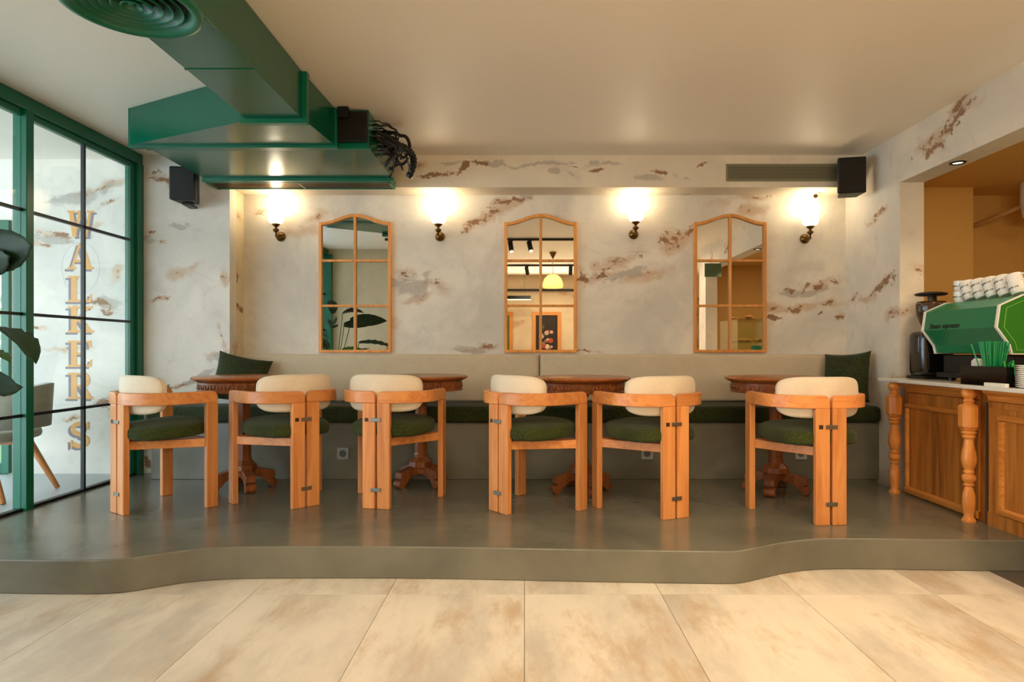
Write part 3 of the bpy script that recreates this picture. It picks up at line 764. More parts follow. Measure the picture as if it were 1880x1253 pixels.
# ================================================================== SPEAKERS, AC SLOT, CAMERA
def speaker(loc, rz, label, w=0.19, h=0.27, d=0.17, mz=None):
    t = thing('loudspeaker', label, 'speaker', loc, 0, 'black wall loudspeakers')
    t.rotation_euler = (0, 0, rz)
    def L(o):
        return o
    off = Vector(loc)
    def pbox(name, m_, x0, x1, y0, y1, z0, z1, b_=0.008):
        bm = BM(); box(bm, x0, x1, y0, y1, z0, z1); 
        bmesh.ops.translate(bm, vec=off, verts=bm.verts); return mk(name, bm, m_, t, bevel=b_)
    bm = BM(); prism(bm, [(-w/2, -d/2, -h/2), (w/2, -d/2, -h/2), (w/2*0.7, d/2, -h/2), (-w/2*0.7, d/2, -h/2)], (0, 0, h)); bmesh.ops.translate(bm, vec=off, verts=bm.verts)
    mk('cabinet', bm, M['black'], t, bevel=0.01)
    pbox('speaker_grille', M['blackmetal'], -w/2+0.01, w/2-0.01, -d/2-0.008, -d/2, -h/2+0.012, h/2-0.012, 0.006)
    mz = -h/2-0.02 if mz is None else mz
    pbox('mount', M['blackmetal'], -0.03, 0.03, 0.0 if mz < -h/2 else d/2, d/2+0.085, mz, mz+0.018, 0.003)
    return t
speaker((-2.56, 4.99, EYE+1.245), math.radians(8), 'black wall loudspeaker below the left end of the green air unit', 0.19, 0.25)
speaker((2.46, 4.99, EYE+1.305), math.radians(-14), 'black wall loudspeaker in the right corner beside the long grey-green vent', 0.20, 0.27, mz=0.06)
A = thing('air_grille', 'long grey-green air vent set in the soffit, left of the right loudspeaker', 'vent', (2.0, YF, EYE+1.38))
M['olive'] = plain('olive_grille', (126, 122, 98), 0.5)
bm = BM(); ringprism(bm, [(1.57, YF-0.001, EYE+1.315), (2.46, YF-0.001, EYE+1.315), (2.46, YF-0.001, EYE+1.45), (1.57, YF-0.001, EYE+1.45)],
          [(1.585, YF-0.001, EYE+1.33), (2.445, YF-0.001, EYE+1.33), (2.445, YF-0.001, EYE+1.435), (1.585, YF-0.001, EYE+1.435)], (0, -0.008, 0))
mk('grille_frame', bm, M['olive'], A)
for k in range(9):
    z = EYE+1.336+k*0.0118; one('slat', M['olive'], 1.585, 2.445, YF-0.007, YF-0.002, z-0.003, z+0.0035, A)
one('backing', plain('vent_shadow', (84, 80, 62), 0.8), 1.585, 2.445, YF-0.0018, YF-0.0005, EYE+1.33, EYE+1.435, A)
sx = (1495-CX)*5.33/F
t = thing('security_camera', 'small white dome camera on the wall above the far right wall lamp', 'camera', (sx, YB, EYE+1.25))
bm = BM(); lathe(bm, [(0.045, 0.0), (0.045, -0.014), (0.036, -0.02)], 24, Matrix.Translation((sx, 5.335, ZS))); mk('mount', bm, M['white_paint'], t, smooth=False)
bm = BM(); bmesh.ops.create_uvsphere(bm, u_segments=24, v_segments=14, radius=0.034, matrix=Matrix.Translation((sx, 5.335, ZS-0.026))); mk('body', bm, M['white_paint'], t, smooth=True)
bm = BM(); cyl(bm, (sx-0.003, 5.306, ZS-0.030), (sx-0.004, 5.298, ZS-0.032), 0.017, seg=20); mk('lens', bm, plain('bronze_lens', (92, 66, 34), 0.2, 0.6), t)

# ================================================================== COUNTER
CT = thing('bar_counter', 'wooden bar counter with carved posts and a pale stone top', 'counter', (2.8, 3.0, 0))
wd, wl = M['counter_wood'], M['counter_light']
XC = 2.56; CTZ = 0.925
one('carcass', wd, XC, 3.15, 1.3, 4.44, PL, CTZ-0.022, CT)
one('plinth', M['black'], XC+0.03, 3.15, 1.3, 3.30, 0.0, PL, CT)
marble = plain('white_marble', (224, 222, 214), 0.18, var=0.12)
one('countertop', marble, 2.445, 3.20, 1.25, 4.565, CTZ-0.022, CTZ, CT, bevel=0.003)
def section(y0, y1, top_strip):
    # cornice
    bm = BM(); prism(bm, [(XC+0.001, y0, 0.835), (XC-0.012, y0, 0.84), (XC-0.02, y0, 0.868), (XC-0.045, y0, 0.885), (XC-0.05, y0, 0.902), (XC+0.001, y0, 0.902)], (0, y1-y0, 0))
    mk('cornice', bm, wl, CT)
    ztop = 0.80 if not top_strip else 0.745
    zin0 = PL+0.05
    n = max(2, round((y1-y0)/0.052)); dy_ = (y1-y0)/n
    for k in range(n):
        a = y0+k*dy_
        for (za, zb_) in ((zin0, ztop), (ztop+0.0, 0.835)):
            one('stave', wd, XC-0.010-0.001*random.random(), XC+0.001, a+0.0006, a+dy_-0.0006, za+0.0005, zb_-0.0005, CT)
    def mould(z0_, z1_, ya, yb):
        bm = BM()
        if yb-ya > z1_-z0_:
            prism(bm, [(XC-0.010, ya, z0_), (XC-0.026, ya, z0_+0.006), (XC-0.028, ya, z1_-0.012), (XC-0.016, ya, z1_), (XC-0.010, ya, z1_)], (0, yb-ya, 0))
        else:
            prism(bm, [(XC-0.010, ya, z0_), (XC-0.026, ya+0.006, z0_), (XC-0.028, yb-0.012, z0_), (XC-0.016, yb, z0_), (XC-0.010, yb, z0_)], (0, 0, z1_-z0_))
        mk('moulding', bm, wl, CT)
    if top_strip: mould(ztop-0.012, ztop+0.018, y0, y1); mould(PL+0.01, PL+0.055, y0, y1); mould(PL+0.056, ztop-0.013, y1-0.03, y1)
    else:
        s_ = 0.085
        mould(0.735, 0.768, y0+s_, y1-s_); mould(PL+0.075, PL+0.115, y0+s_, y1-s_)
        mould(PL+0.116, 0.734, y0+s_, y0+s_+0.035); mould(PL+0.116, 0.734, y1-s_-0.035, y1-s_)
        bm = BM(); box(bm, XC-0.018, XC-0.0, y0, y1, PL, PL+0.074); mk('bottom_rail', bm, wd, CT)
section(3.70, 4.40, True); section(2.90, 3.62, False); section(2.1, 2.86, False)
one('metal_trim', M['steel'], XC-0.014, XC, 3.633, 3.643, PL, 0.83, CT)
def post(y):
    bm = BM(); x = 2.487; T_ = Matrix.Translation((x, y, PL))
    H = 0.742
    def zz(p): return H*(945-p)/720
    pr = [(0.036, 945), (0.036, 935), (0.030, 928), (0.024, 915), (0.030, 880), (0.034, 845), (0.033, 805), (0.024, 770), (0.020, 755), (0.027, 748), (0.027, 740), (0.021, 735), (0.034, 722), (0.037, 708), (0.033, 694), (0.022, 686), (0.028, 680), (0.028, 672), (0.024, 664),
          (0.033, 645), (0.039, 620), (0.040, 600), (0.035, 565), (0.027, 530), (0.024, 500), (0.030, 492), (0.035, 484), (0.030, 476), (0.034, 470), (0.040, 461), (0.034, 452), (0.044, 446), (0.030, 440)]
    lathe(bm, [(r, zz(p)) for r, p in pr], 28, T_)
    lathe(bm, [(0.030, zz(310)), (0.024, zz(300)), (0.030, zz(292)), (0.024, zz(284)), (0.022, zz(278)), (0.034, zz(266)), (0.040, zz(252)), (0.038, zz(240)), (0.028, zz(228)), (0.028, zz(224))], 28, T_)
    a = thing('dummy', None, None) if False else None
    o = mk('post', bm, M['post_wood'], CT, auto=True)
    bm = BM(); lathe(bm, [(0.040, zz(444)), (0.053, zz(428)), (0.053, zz(322)), (0.040, zz(308))], 8, T_ @ Matrix.Rotation(PI/8, 4, 'Z'))
    b = mk('post_block', bm, M['post_wood'], None, bevel=0.002)
    b.parent = o; b.location = -o.location-CT.location
for y in (4.43, 3.69, 2.93, 2.1): post(y)

# ---------------------------------------------------------------- coffee machine
def machine():
    y0, y1 = 3.62, 4.28; e = EYE
    L_ = [(2.735, .307), (2.60, .247), (2.583, .125), (2.656, .025), (2.668, -.024)]
    t = thing('espresso_machine', 'large green faceted coffee machine with white-edged side panels on the counter', 'coffee machine', (2.85, 3.95, CTZ))
    R_ = [(5.72-x, z) for x, z in L_][::-1]
    prof = [(x, z+e) for x, z in L_+R_]
    def inset(pr, k):
        cx = sum(p[0] for p in pr)/len(pr); cz = sum(p[1] for p in pr)/len(pr)
        return [(cx+(x-cx)*k, cz+(z-cz)*k) for x, z in pr]
    mg = plain('machine_green', (2, 112, 72), 0.35, coat=0.1, var=0.02)
    mside = plain('machine_side_green', (44, 116, 34), 0.35, var=0.03)
    bm = BM(); prism(bm, [(x, y0+0.004, z) for x, z in inset(prof, 0.965)], (0, y1-y0-0.008, 0)); mk('body', bm, mg, t)
    for a, b in ((y0-0.012, y0+0.004), (y1-0.004, y1+0.012)):
        bm = BM(); prism(bm, [(x, a, z) for x, z in inset(prof, 0.975)], (0, b-a, 0)); sp = mk('side_panel', bm, mside, t)
        bm = BM(); ringprism(bm, [(x, a-0.001, z) for x, z in prof], [(x, a-0.001, z) for x, z in inset(prof, 0.972)], (0, b-a+0.002, 0))
        q = mk('edge_trim', bm, M['white'], t)
    bm = BM(); ringprism(bm, [(x, y0-0.0125, z) for x, z in inset(prof, 0.86)], [(x, y0-0.0125, z) for x, z in inset(prof, 0.845)], (0, -0.001, 0)); mk('inlay_line', bm, plain('light_green', (120, 180, 84), 0.4), t)
    one('machine_base', M['black'], 2.70, 3.06, y0+0.03, y1-0.03, CTZ+0.035, e-0.03, t, bevel=0.006)
    one('drip_tray', M['black'], 2.66, 3.10, y0+0.06, y1-0.02, CTZ+0.02, CTZ+0.05, t, bevel=0.004)
    for x in (2.72, 3.04):
        for y in (y0+0.1, y1-0.08):
            bm = BM(); cyl(bm, (x, y, CTZ), (x, y, CTZ+0.022), 0.018, seg=14); mk('foot', bm, M['blackmetal'], t)
    one('cup_rail', M['steel'], 2.74, 3.0, y0+0.03, y1-0.03, e+.296, e+.30, t)
    # name on the customer side, small black lettering
    cu = bpy.data.curves.new('lettering', 'FONT'); cu.body = 'Steam espresso'; cu.size = 0.046; cu.extrude = 0.002; cu.offset = 0.0008; cu.shear = 0.2
    o = bpy.data.objects.new('lettering', cu); COL.objects.link(o)
    bpy.context.view_layer.update(); me = bpy.data.meshes.new_from_object(o.evaluated_get(bpy.context.evaluated_depsgraph_get()))
    bpy.data.objects.remove(o); o = bpy.data.objects.new('lettering', me); COL.objects.link(o); me.materials.append(M['black'])
    # glyphs run toward the viewer: +x of the text -> -Y, +y -> up along the facet
    f0 = Vector((2.583, 0, .125)); f1 = Vector((2.60, 0, .247)); up = (f1-f0).normalized(); rt = Vector((0, -1, 0)); nn = rt.cross(up)
    R3 = Matrix((rt, up, nn)).transposed().to_4x4()
    o.parent = t; o.matrix_local = Matrix.Translation(Vector((2.5945, y1-0.055, e+.135))-t.location) @ R3
    return t
machine()
# grinder
gx, gy = 2.745, 4.45
G = thing('coffee_grinder', 'black coffee grinder with a smoked bean hopper behind the green machine', 'grinder', (gx, gy, CTZ))
bm = BM(); superell(bm, 0.115, 0.10, 0.155, 0.25, 0.5, 40, 16, lambda p: Vector((gx+p.x, gy+p.y, CTZ+0.165+p.z))); mk('body', bm, plain('gloss_black', (14, 15, 18), 0.18, coat=0.5), G, smooth=True)
bm = BM(); lathe(bm, [(0.05, 0.31), (0.06, 0.36), (0.088, 0.43), (0.092, 0.50), (0.086, 0.52), (0.083, 0.50), (0.08, 0.43), (0.05, 0.37)], 32, Matrix.Translation((gx, gy, CTZ)), cap=False); 
smoke = plain('smoked_plastic', (70, 50, 34), 0.15); mk('hopper', bm, smoke, G, smooth=True)
bm = BM(); lathe(bm, [(0.0, 0.56), (0.085, 0.56), (0.098, 0.566), (0.098, 0.574), (0.07, 0.582), (0.0, 0.584)], 32, Matrix.Translation((gx, gy, CTZ))); mk('lid', bm, M['black'], G, smooth=False, bevel=0.002)
bm = BM(); cyl(bm, (gx-0.035, gy-0.05, CTZ+0.36), (gx-0.035, gy-0.05, CTZ+0.565), 0.016, seg=16); cyl(bm, (gx+0.05, gy+0.04, CTZ+0.36), (gx+0.05, gy+0.04, CTZ+0.565), 0.012, seg=12); mk('column', bm, M['steel'], G, smooth=True)
one('base', M['black'], gx-0.11, gx+0.11, gy-0.10, gy+0.10, CTZ, CTZ+0.02, G, bevel=0.004)
# ---------------------------------------------------------------- mugs on the machine
def text_mesh(body, size, R=None, depth=0.0006):
    cu = bpy.data.curves.new('txt', 'FONT'); cu.body = body; cu.size = size; cu.align_x = 'CENTER'; cu.extrude = depth; cu.resolution_u = 2
    o = bpy.data.objects.new('txt', cu); COL.objects.link(o); bpy.context.view_layer.update()
    me = bpy.data.meshes.new_from_object(o.evaluated_get(bpy.context.evaluated_depsgraph_get())); bpy.data.objects.remove(o)
    if R:
        for v in me.vertices:
            a = v.co.x/R; r = R+v.co.z+0.0006; h = v.co.y
            v.co = Vector((r*math.sin(a), -r*math.cos(a), h))
    return me
def make_cup():
    t = thing('coffee_cup', 'x', 'cup', (0, 0, 0), 0, 'white coffee cups piled on the machine')
    bm = BM(); lathe(bm, [(0.0, 0.0), (0.030, 0.0), (0.036, 0.008), (0.0405, 0.03), (0.0415, 0.068), (0.039, 0.068), (0.037, 0.03), (0.03, 0.008), (0.0, 0.006)], 32)
    mk('body', bm, M['white'], t, auto=True)
    bm = BM(); tube(bm, bez((0, 0.038, 0.055), (0, 0.075, 0.06), (0, 0.072, 0.018), (0, 0.036, 0.02), 12), 0.0045, 8); mk('handle', bm, M['white'], t, smooth=True)
    me = text_mesh('COFFEE LAB', 0.0125, 0.041); me.materials.append(M['black'])
    o = bpy.data.objects.new('print', me); COL.objects.link(o); o.parent = t; o.location = (0, 0, 0.03)
    return t
CUP = make_cup()
first = True; ordn = ['farthest', 'second', 'third', 'fourth', 'fifth', 'nearest']
mz = EYE+0.301
for k in range(6):
    y = 4.19-0.099*k; tilt = 0 if k == 0 else math.radians(22)
    for lv in range(2):
        off = 0.0685 if k == 0 else 0.050
        z = mz+0.001+(0.0125 if k else 0)+lv*off*math.cos(tilt); yy = y+lv*off*math.sin(tilt)
        lab = 'white coffee cup on the green machine, %s pile counted from the bean grinder, %s cup' % (('first', 'second', 'third', 'fourth', 'fifth', 'sixth')[k], 'upper' if lv else 'lower')
        loc = (2.775, yy, z)
        if first: c = CUP; first = False; c.location = loc; c['label'] = lab
        else: c = dup(CUP, loc, 0, lab)
        c.rotation_euler = (Matrix.Rotation(-tilt, 4, 'X') @ Matrix.Rotation(math.radians(-78 if not (k == 5 and lv) else -165), 4, 'Z')).to_euler()
# ---------------------------------------------------------------- straw caddy, saucers, tray
SB = thing('straw_caddy', 'black counter caddy for straws and napkins in front of the coffee machine', 'caddy', (2.53, 3.56, CTZ))
bm = BM()
x0, x1, y0, y1, z0, z1 = 2.475, 2.60, 3.385, 3.74, CTZ, CTZ+0.105
box(bm, x0, x1, y0, y1, z0, z0+0.005); box(bm, x0, x0+0.004, y0, y1, z0+0.005, z1); box(bm, x1-0.004, x1, y0, y1, z0+0.005, z1)
for y in (y0, y0+0.115, y0+0.235, y1-0.004): box(bm, x0+0.004, x1-0.004, y, y+0.004, z0+0.005, z1)
mk('box', bm, plain('black_acrylic', (10, 11, 12), 0.12), SB)
random.seed(5)
mst = plain('straw_green', (20, 150, 84), 0.25, var=0.2)
mst2 = plain('straw_light', (96, 186, 70), 0.25, var=0.2)
st = None
for k in range(34):
    if st is None:
        bm = BM(); cyl(bm, (0, 0, 0), (0, 0, 0.235), 0.0038, seg=8); st = mk('drinking_straw', bm, mst, None, smooth=False, label='thin green drinking straw in the upright bunch in the black caddy', cat='straw', group='green drinking straws in the caddy'); o = st
    else:
        o = st.copy(); COL.objects.link(o)
    sx_ = random.uniform(-1, 1); sy_ = random.uniform(-1, 1)
    if k == 33: sy_ = 1.6; o['label'] = 'single green drinking straw leaning out left of the bunch'; del o['group']
    o.location = (2.537+0.022*sx_, 3.565+0.022*sy_, CTZ+0.006)
    o.rotation_euler = (-0.17*sy_*(1 if k < 33 else 1.25), 0.1*sx_, 0); o.location.y += 0.0
for k in range(7):
    bm = BM(); h = 0.085; a = random.uniform(-.25, .25)
    box(bm, -0.018, 0.018, -0.003, 0.003, 0, h+0.03*random.random())
    o = mk('sugar_packet', bm, mst2 if k % 2 else mst, bevel=0.001, label='small green sugar packet standing in the right end of the black caddy', cat='packet', group='sugar packets in the caddy')
    o.location = (2.537, 3.405+0.013*k, CTZ+0.006+0.01*(k % 3)); o.rotation_euler = (a*0.5, a, 1.2+a)
bm = BM(); prism(bm, [(0, -0.045, 0), (0, 0.045, 0), (0, 0.04, 0.125), (0, 0.012, 0.142), (0, -0.03, 0.135)], (0.02, 0, 0)); o = mk('napkin', bm, M['white_paint'], bevel=0.003, label='stack of white paper napkins in the left end of the black caddy', cat='napkins'); o.location = (2.52, 3.68, CTZ+0.006)
sr = None
for k in range(12):
    if sr is None:
        bm = BM(); lathe(bm, [(0.0, 0.0), (0.035, 0.0), (0.045, 0.004), (0.064, 0.010), (0.064, 0.012), (0.044, 0.007), (0.0, 0.004)], 32)
        sr = mk('saucer', bm, M['white'], smooth=True, label='white saucer inside the stack at the right edge of the counter', cat='saucer', group='stacked white saucers on the counter'); o = sr
    else: o = sr.copy(); COL.objects.link(o)
    o.location = (2.532, 3.295, CTZ+0.0095*k)
    if k == 11: o['label'] = 'topmost white saucer of the stack at the right edge of the counter'
bm = BM(); box(bm, 2.452, 2.472, 3.36, 3.52, CTZ, CTZ+0.02); mk('card_holder', bm, M['white_paint'], bevel=0.003, label='low white card holder at the counter edge before the black caddy', cat='holder')

# ---------------------------------------------------------------- opening: downlights, boiler, sign
for y in (4.13, 3.1, 2.1):
    t = thing('downlight', {4.13: 'round recessed downlight in the lintel over the coffee machine', 3.1: 'recessed downlight in the lintel, middle one seen in the right mirror', 2.1: 'recessed downlight at the near end of the lintel, seen in the right mirror'}[y], 'downlight', (2.715, y, EYE+1.176), 0, 'recessed downlights in the lintel')
    T_ = Matrix.Translation((2.715, y, EYE+1.176))
    bm = BM(); lathe(bm, [(0.030, -0.001), (0.034, -0.008), (0.046, -0.006), (0.048, -0.0005)], 32, T_, cap=False); mk('trim_ring', bm, M['blackmetal'], t, smooth=True)
    bm = BM(); lathe(bm, [(0.0, -0.003), (0.030, -0.002)], 24, T_, cap=False); mk('lens', bm, plain('lamp_lens', (255, 236, 206), 0.3, emit=2.5, var=0), t)
    l = bpy.data.lights.new('downlight_spot', 'SPOT'); l.energy = 14; l.color = (1, .74, .45); l.spot_size = 2.0; l.spot_blend = 0.8; l.shadow_soft_size = 0.03
    o = bpy.data.objects.new('downlight_spot', l); COL.objects.link(o); o.location = (2.715, y, EYE+1.165)
l = bpy.data.lights.new('kitchen_lamp', 'AREA'); l.shape = 'RECTANGLE'; l.size = 0.5; l.size_y = 1.6; l.energy = 16; l.color = (1, .74, .44)
o = bpy.data.objects.new('kitchen_lamp', l); COL.objects.link(o); o.location = (3.7, 2.8, EYE+1.25); o.visible_camera = False
t = thing('ventilation_box', 'white rounded ventilation box on the ochre wall above the coffee machine', 'vent box', (3.9, 5.0, EYE+1.1))
cxv = (1885-CX)*5.1/F
bm = BM(); superell(bm, 0.17, 0.14, 0.15, 0.3, 0.5, 32, 14, lambda p: Vector((cxv+p.x, 5.2+p.y, EYE+1.32-0.0+p.z-0.0))) if False else box(bm, cxv-0.15, cxv+0.25, 5.02, 5.42, EYE+1.185, EYE+1.265)
bm.free(); bm = BM()
lathe(bm, [(0.10, EYE+0.0+1.16-0.17), (0.125, EYE+1.01), (0.14, EYE+1.10), (0.14, EYE+1.268)], 28, Matrix.Translation((cxv+0.01, 4.95, 0)))
mk('housing', bm, M['white_paint'], t, auto=True)
bm = BM(); tube(bm, bez((cxv-0.02, 5.0, EYE+1.12), (cxv-0.1, 5.1, EYE+1.10), (cxv-0.2, 5.2, EYE+1.02), (cxv-0.26, 5.42, EYE+1.0), 10), 0.02); mk('elbow', bm, plain('ochre_pipe', (196, 150, 92), 0.5), t, smooth=True)

# ================================================================== WINDOW LETTERING
M['letter'] = plain('letter_orange', (216, 158, 78), 0.5, var=0.1); M['letter_sh'] = plain('letter_shadow', (118, 110, 118), 0.5)
YW = YF-0.0006; lxc = (148-CX)*YF/F
sg = thing('wall_lettering', 'orange shaded slab letters WALKERS painted down the terrace wall seen through the glass', 'sign', (lxc, YW, EYE))
def Q(*p): return list(p)
def bar(x0, y0, x1, y1, w_):
    d = Vector((x1-x0, y1-y0)).normalized(); n = Vector((-d.y, d.x))*w_/2
    return [(x0-n.x, y0-n.y), (x1-n.x, y1-n.y), (x1+n.x, y1+n.y), (x0+n.x, y0+n.y)]
def rect(x0, y0, x1, y1): return [(x0, y0), (x1, y0), (x1, y1), (x0, y1)]
def vbar(xb, xt, w_, y0=0, y1=1): return [(xb-w_/2, y0), (xb+w_/2, y0), (xt+w_/2, y1), (xt-w_/2, y1)]
sf = 0.09
def arc(cx, cy, rx, ry, a0, a1, w_, n=14):
    out = []
    for k in range(n):
        q = []
        for a, s_ in ((a0+(a1-a0)*k/n, 1), (a0+(a1-a0)*(k+1)/n, 1), (a0+(a1-a0)*(k+1)/n, -1), (a0+(a1-a0)*k/n, -1)):
            a = math.radians(a); q.append((cx+(rx+s_*w_/2)*math.cos(a), cy+(ry+s_*w_/2)*math.sin(a)))
        out.append(q)
    return out
GL = {'W': [vbar(.28, .13, .17), vbar(.28, .48, .09), vbar(.70, .50, .17), vbar(.70, .88, .10), rect(0, .92, .30, 1), rect(.36, .92, .62, 1), rect(.74, .92, 1.02, 1)],
 'A': [vbar(.16, .48, .10), vbar(.84, .52, .20), rect(.3, .28, .72, .37), rect(0, 0, .34, sf), rect(.62, 0, 1.02, sf)],
 'L': [rect(.14, 0, .36, 1), rect(.02, .92, .48, 1), rect(.02, 0, .92, sf), [(.80, 0), (.92, 0), (.94, .30), (.86, .30)]],
 'K': [rect(.14, 0, .36, 1), rect(.02, .92, .48, 1), rect(.02, 0, .48, sf), bar(.34, .42, .80, .96, .10), bar(.48, .52, .82, .05, .20), rect(.62, .92, .98, 1), rect(.62, 0, 1.02, sf)],
 'E': [rect(.14, 0, .36, 1), rect(.02, .92, .92, 1), rect(.02, 0, .92, sf), rect(.36, .46, .66, .55), [(.80, 0), (.92, 0), (.95, .28), (.87, .28)], [(.82, .74), (.92, .74), (.92, 1), (.80, 1)], rect(.60, .36, .68, .65)],
 'R': [rect(.14, 0, .36, 1), rect(.02, .92, .60, 1), rect(.02, 0, .48, sf), rect(.36, .46, .60, .54)] + arc(.58, .73, .20, .23, -90, 90, .16) + [bar(.54, .48, .82, .05, .20), rect(.64, 0, 1.0, sf)],
 'S': arc(.48, .73, .28, .20, 20, 270, .17) + arc(.48, .27, .28, .20, -160, 90, .17) + [rect(.74, .70, .82, 1.0), rect(.12, 0, .20, .30)]}
ZL = {'W': 411, 'A': 471, 'L': 531, 'K': 587, 'E': 650, 'R': 709, 'S': 799}
lh, lw = 0.205, 0.205
for ch, py in ZL.items():
    zc = EYE+(CY-py)*YF/F
    for nm, m_, dep, dx_, dz_ in (('letter_shadow', M['letter_sh'], 0.0004, -0.020, -0.016), ('letter', M['letter'], 0.0012, 0, 0)):
        bm = BM()
        for i_, q in enumerate(GL[ch]):
            yy = YW-dep-0.00004*i_
            prism(bm, [(lxc-lw/2+u*lw+dx_*(-1 if ch == 'W' else 1), yy, zc-lh/2+v*lh+dz_) for u, v in q], (0, 0.0003, 0))
        mk(nm, bm, m_, sg)
bm = BM(); n = 56; cz = EYE+(CY-492)*YF/F
ringprism(bm, [(lxc+0.15*math.cos(2*PI*k/n), YW-0.0002, cz+0.2*math.sin(2*PI*k/n)) for k in range(n)], [(lxc+0.144*math.cos(2*PI*k/n), YW-0.0002, cz+0.194*math.sin(2*PI*k/n)) for k in range(n)], (0, 0.0002, 0))
mk('ring_emblem', bm, plain('frost', (188, 188, 188), 0.6), sg)

# ================================================================== PLANT
PT = thing('potted_plant', 'large-leaved green plant whose dark leaves reach in at the left edge', 'plant', (-2.38, 2.45, 0))
def leaf(base, tip, width, droop, m_, up=Vector((0, 0, 1)), roll=0.0):
    b = Vector(base); t_ = Vector(tip); d = t_-b; L_ = d.length; d.normalize()
    side = d.cross(up).normalized(); nrm = side.cross(d).normalized()
    side = side*math.cos(roll)+nrm*math.sin(roll); nrm = side.cross(d).normalized()
    bm = BM(); rows = []; n = 14
    for i in range(n+1):
        s_ = i/n; wv = width/2*(math.sin(PI*min(1, s_*0.93+0.07)**0.85))**0.8 if i < n else 0.001
        c = b+d*L_*s_+nrm*droop*4*s_*(1-s_)
        row = []
        for k in range(-3, 4):
            u = k/3; row.append(bm.verts.new(c+side*wv*u+nrm*(0.25*abs(u)*wv+0.006*math.sin(s_*40)*abs(u))))
        rows.append(row)
    for a_, b_ in zip(rows, rows[1:]):
        for k in range(6): bm.faces.new((a_[k], a_[k+1], b_[k+1], b_[k]))
    o = mk('leaf', bm, m_, PT, smooth=True)
    sd = o.modifiers.new('thick', 'SOLIDIFY'); sd.thickness = 0.0025
    return o
bm = BM(); lathe(bm, [(0.0, 0.0), (0.13, 0.0), (0.165, 0.34), (0.17, 0.36), (0.155, 0.36), (0.15, 0.33), (0.0, 0.32)], 32, Matrix.Translation((-2.42, 2.45, 0.0))); mk('pot', bm, plain('terracotta', (120, 108, 96), 0.7), PT, auto=True)
c0 = Vector((-2.42, 2.45, 0.32))
random.seed(11)
expl = [(P(-70, 470, 2.55), P(58, 451, 2.35), .16, .02, 0, 1.35), (P(-80, 500, 2.6), P(17, 471, 2.4), .12, .02, 0, 1.2), (P(-70, 600, 2.45), P(66, 668, 2.15), .17, .05, 0, .35),
        (P(-90, 640, 2.6), P(19, 665, 2.5), .15, .02, 1, .3), (P(-60, 690, 2.55), P(40, 712, 2.4), .13, -.01, 0, 1.2)]
tips = []
for b_, t_, wd_, dr, mm_, rl in expl:
    leaf(b_, t_, wd_, dr, M['leaf2'] if mm_ else M['leaf'], roll=rl if rl > 1 else rl); tips.append(b_)
for k in range(30):
    a = random.uniform(0, 2*PI); r = random.uniform(0.05, 0.2); z = random.uniform(0.7, 1.6)
    b_ = c0+Vector((r*math.cos(a), r*math.sin(a), z-0.32)); t_ = b_+Vector((0.28*math.cos(a), 0.28*math.sin(a), random.uniform(-.1, .2)))
    if t_.x > -0.83*t_.y: continue
    if b_.x > -0.83*b_.y: continue
    if t_.x < -2.9: t_.x = -2.88
    leaf(b_, t_, 0.13, 0.03, M['leaf'] if k % 4 else M['leaf2'], roll=random.uniform(-.5, .5)); tips.append(b_)
for b_ in tips:
    bm = BM(); tube(bm, bez(c0+Vector((random.uniform(-.04, .04), random.uniform(-.04, .04), 0)), c0+Vector((0, 0, 0.4)), b_-Vector((0, 0, 0.15)), b_, 10), 0.005, 6); mk('stem', bm, M['leaf2'], PT, smooth=True)

# ================================================================== TERRACE CHAIR, GARDEN
TCx, TCy = -3.62, 4.35
tc = thing('terrace_armchair', 'wooden armchair with a pale grey padded shell outside the glass wall', 'chair', (TCx, TCy, PL))
bm = BM(); superell(bm, 0.29, 0.27, 0.045, 0.5, 0.6, 40, 14, lambda p: Vector((TCx+0.04+p.x, TCy+p.y, PL+0.40+p.z))); mk('seat', bm, M['shell'], tc, smooth=True)
bm = BM(); n = 24; rows = []
for i in range(n+1):
    a = math.radians(-75+205*i/n); r = 0.31; h = 0.12+0.17*math.sin(PI*i/n)**0.5
    for rr in (r, ): pass
    ca, sa = math.cos(a), math.sin(a)
    rows.append([bm.verts.new((TCx+0.10+(r+o_)*ca, TCy+(r+o_)*sa*0.95, PL+z_)) for o_, z_ in ((-0.02, 0.45), (0.02, 0.45), (0.035, 0.45+h*0.98), (-0.01, 0.45+h))])
for a_, b_ in zip(rows, rows[1:]):
    for k in range(4): bm.faces.new((a_[k], a_[(k+1) % 4], b_[(k+1) % 4], b_[k]))
bm.faces.new(rows[0]); bm.faces.new(rows[-1]); mk('back_shell', bm, M['shell'], tc, smooth=True, bevel=0)
for sx_, sy_ in ((1, 1), (1, -1), (-1, 1), (-1, -1)):
    bm = BM(); cyl(bm, (TCx+sx_*0.20, TCy+sy_*0.17, PL+0.37), (TCx+sx_*0.37, TCy+sy_*0.24, PL), 0.026, 0.016, 14); mk('leg', bm, M['chair_wood'], tc, smooth=True)
one('seat_rail', M['arm_wood'], TCx-0.2, TCx+0.22, TCy-0.19, TCy-0.16, PL+0.31, PL+0.36, tc, bevel=0.004)
one('seat_rail', M['arm_wood'], TCx-0.2, TCx+0.22, TCy+0.16, TCy+0.19, PL+0.31, PL+0.36, tc, bevel=0.004)
for z in (0.62, 0.56):
    one('armrest', M['arm_wood'], TCx-0.36, TCx+0.06, TCy-0.33, TCy-0.28, PL+z-0.02, PL+z+0.02, tc, bevel=0.008)
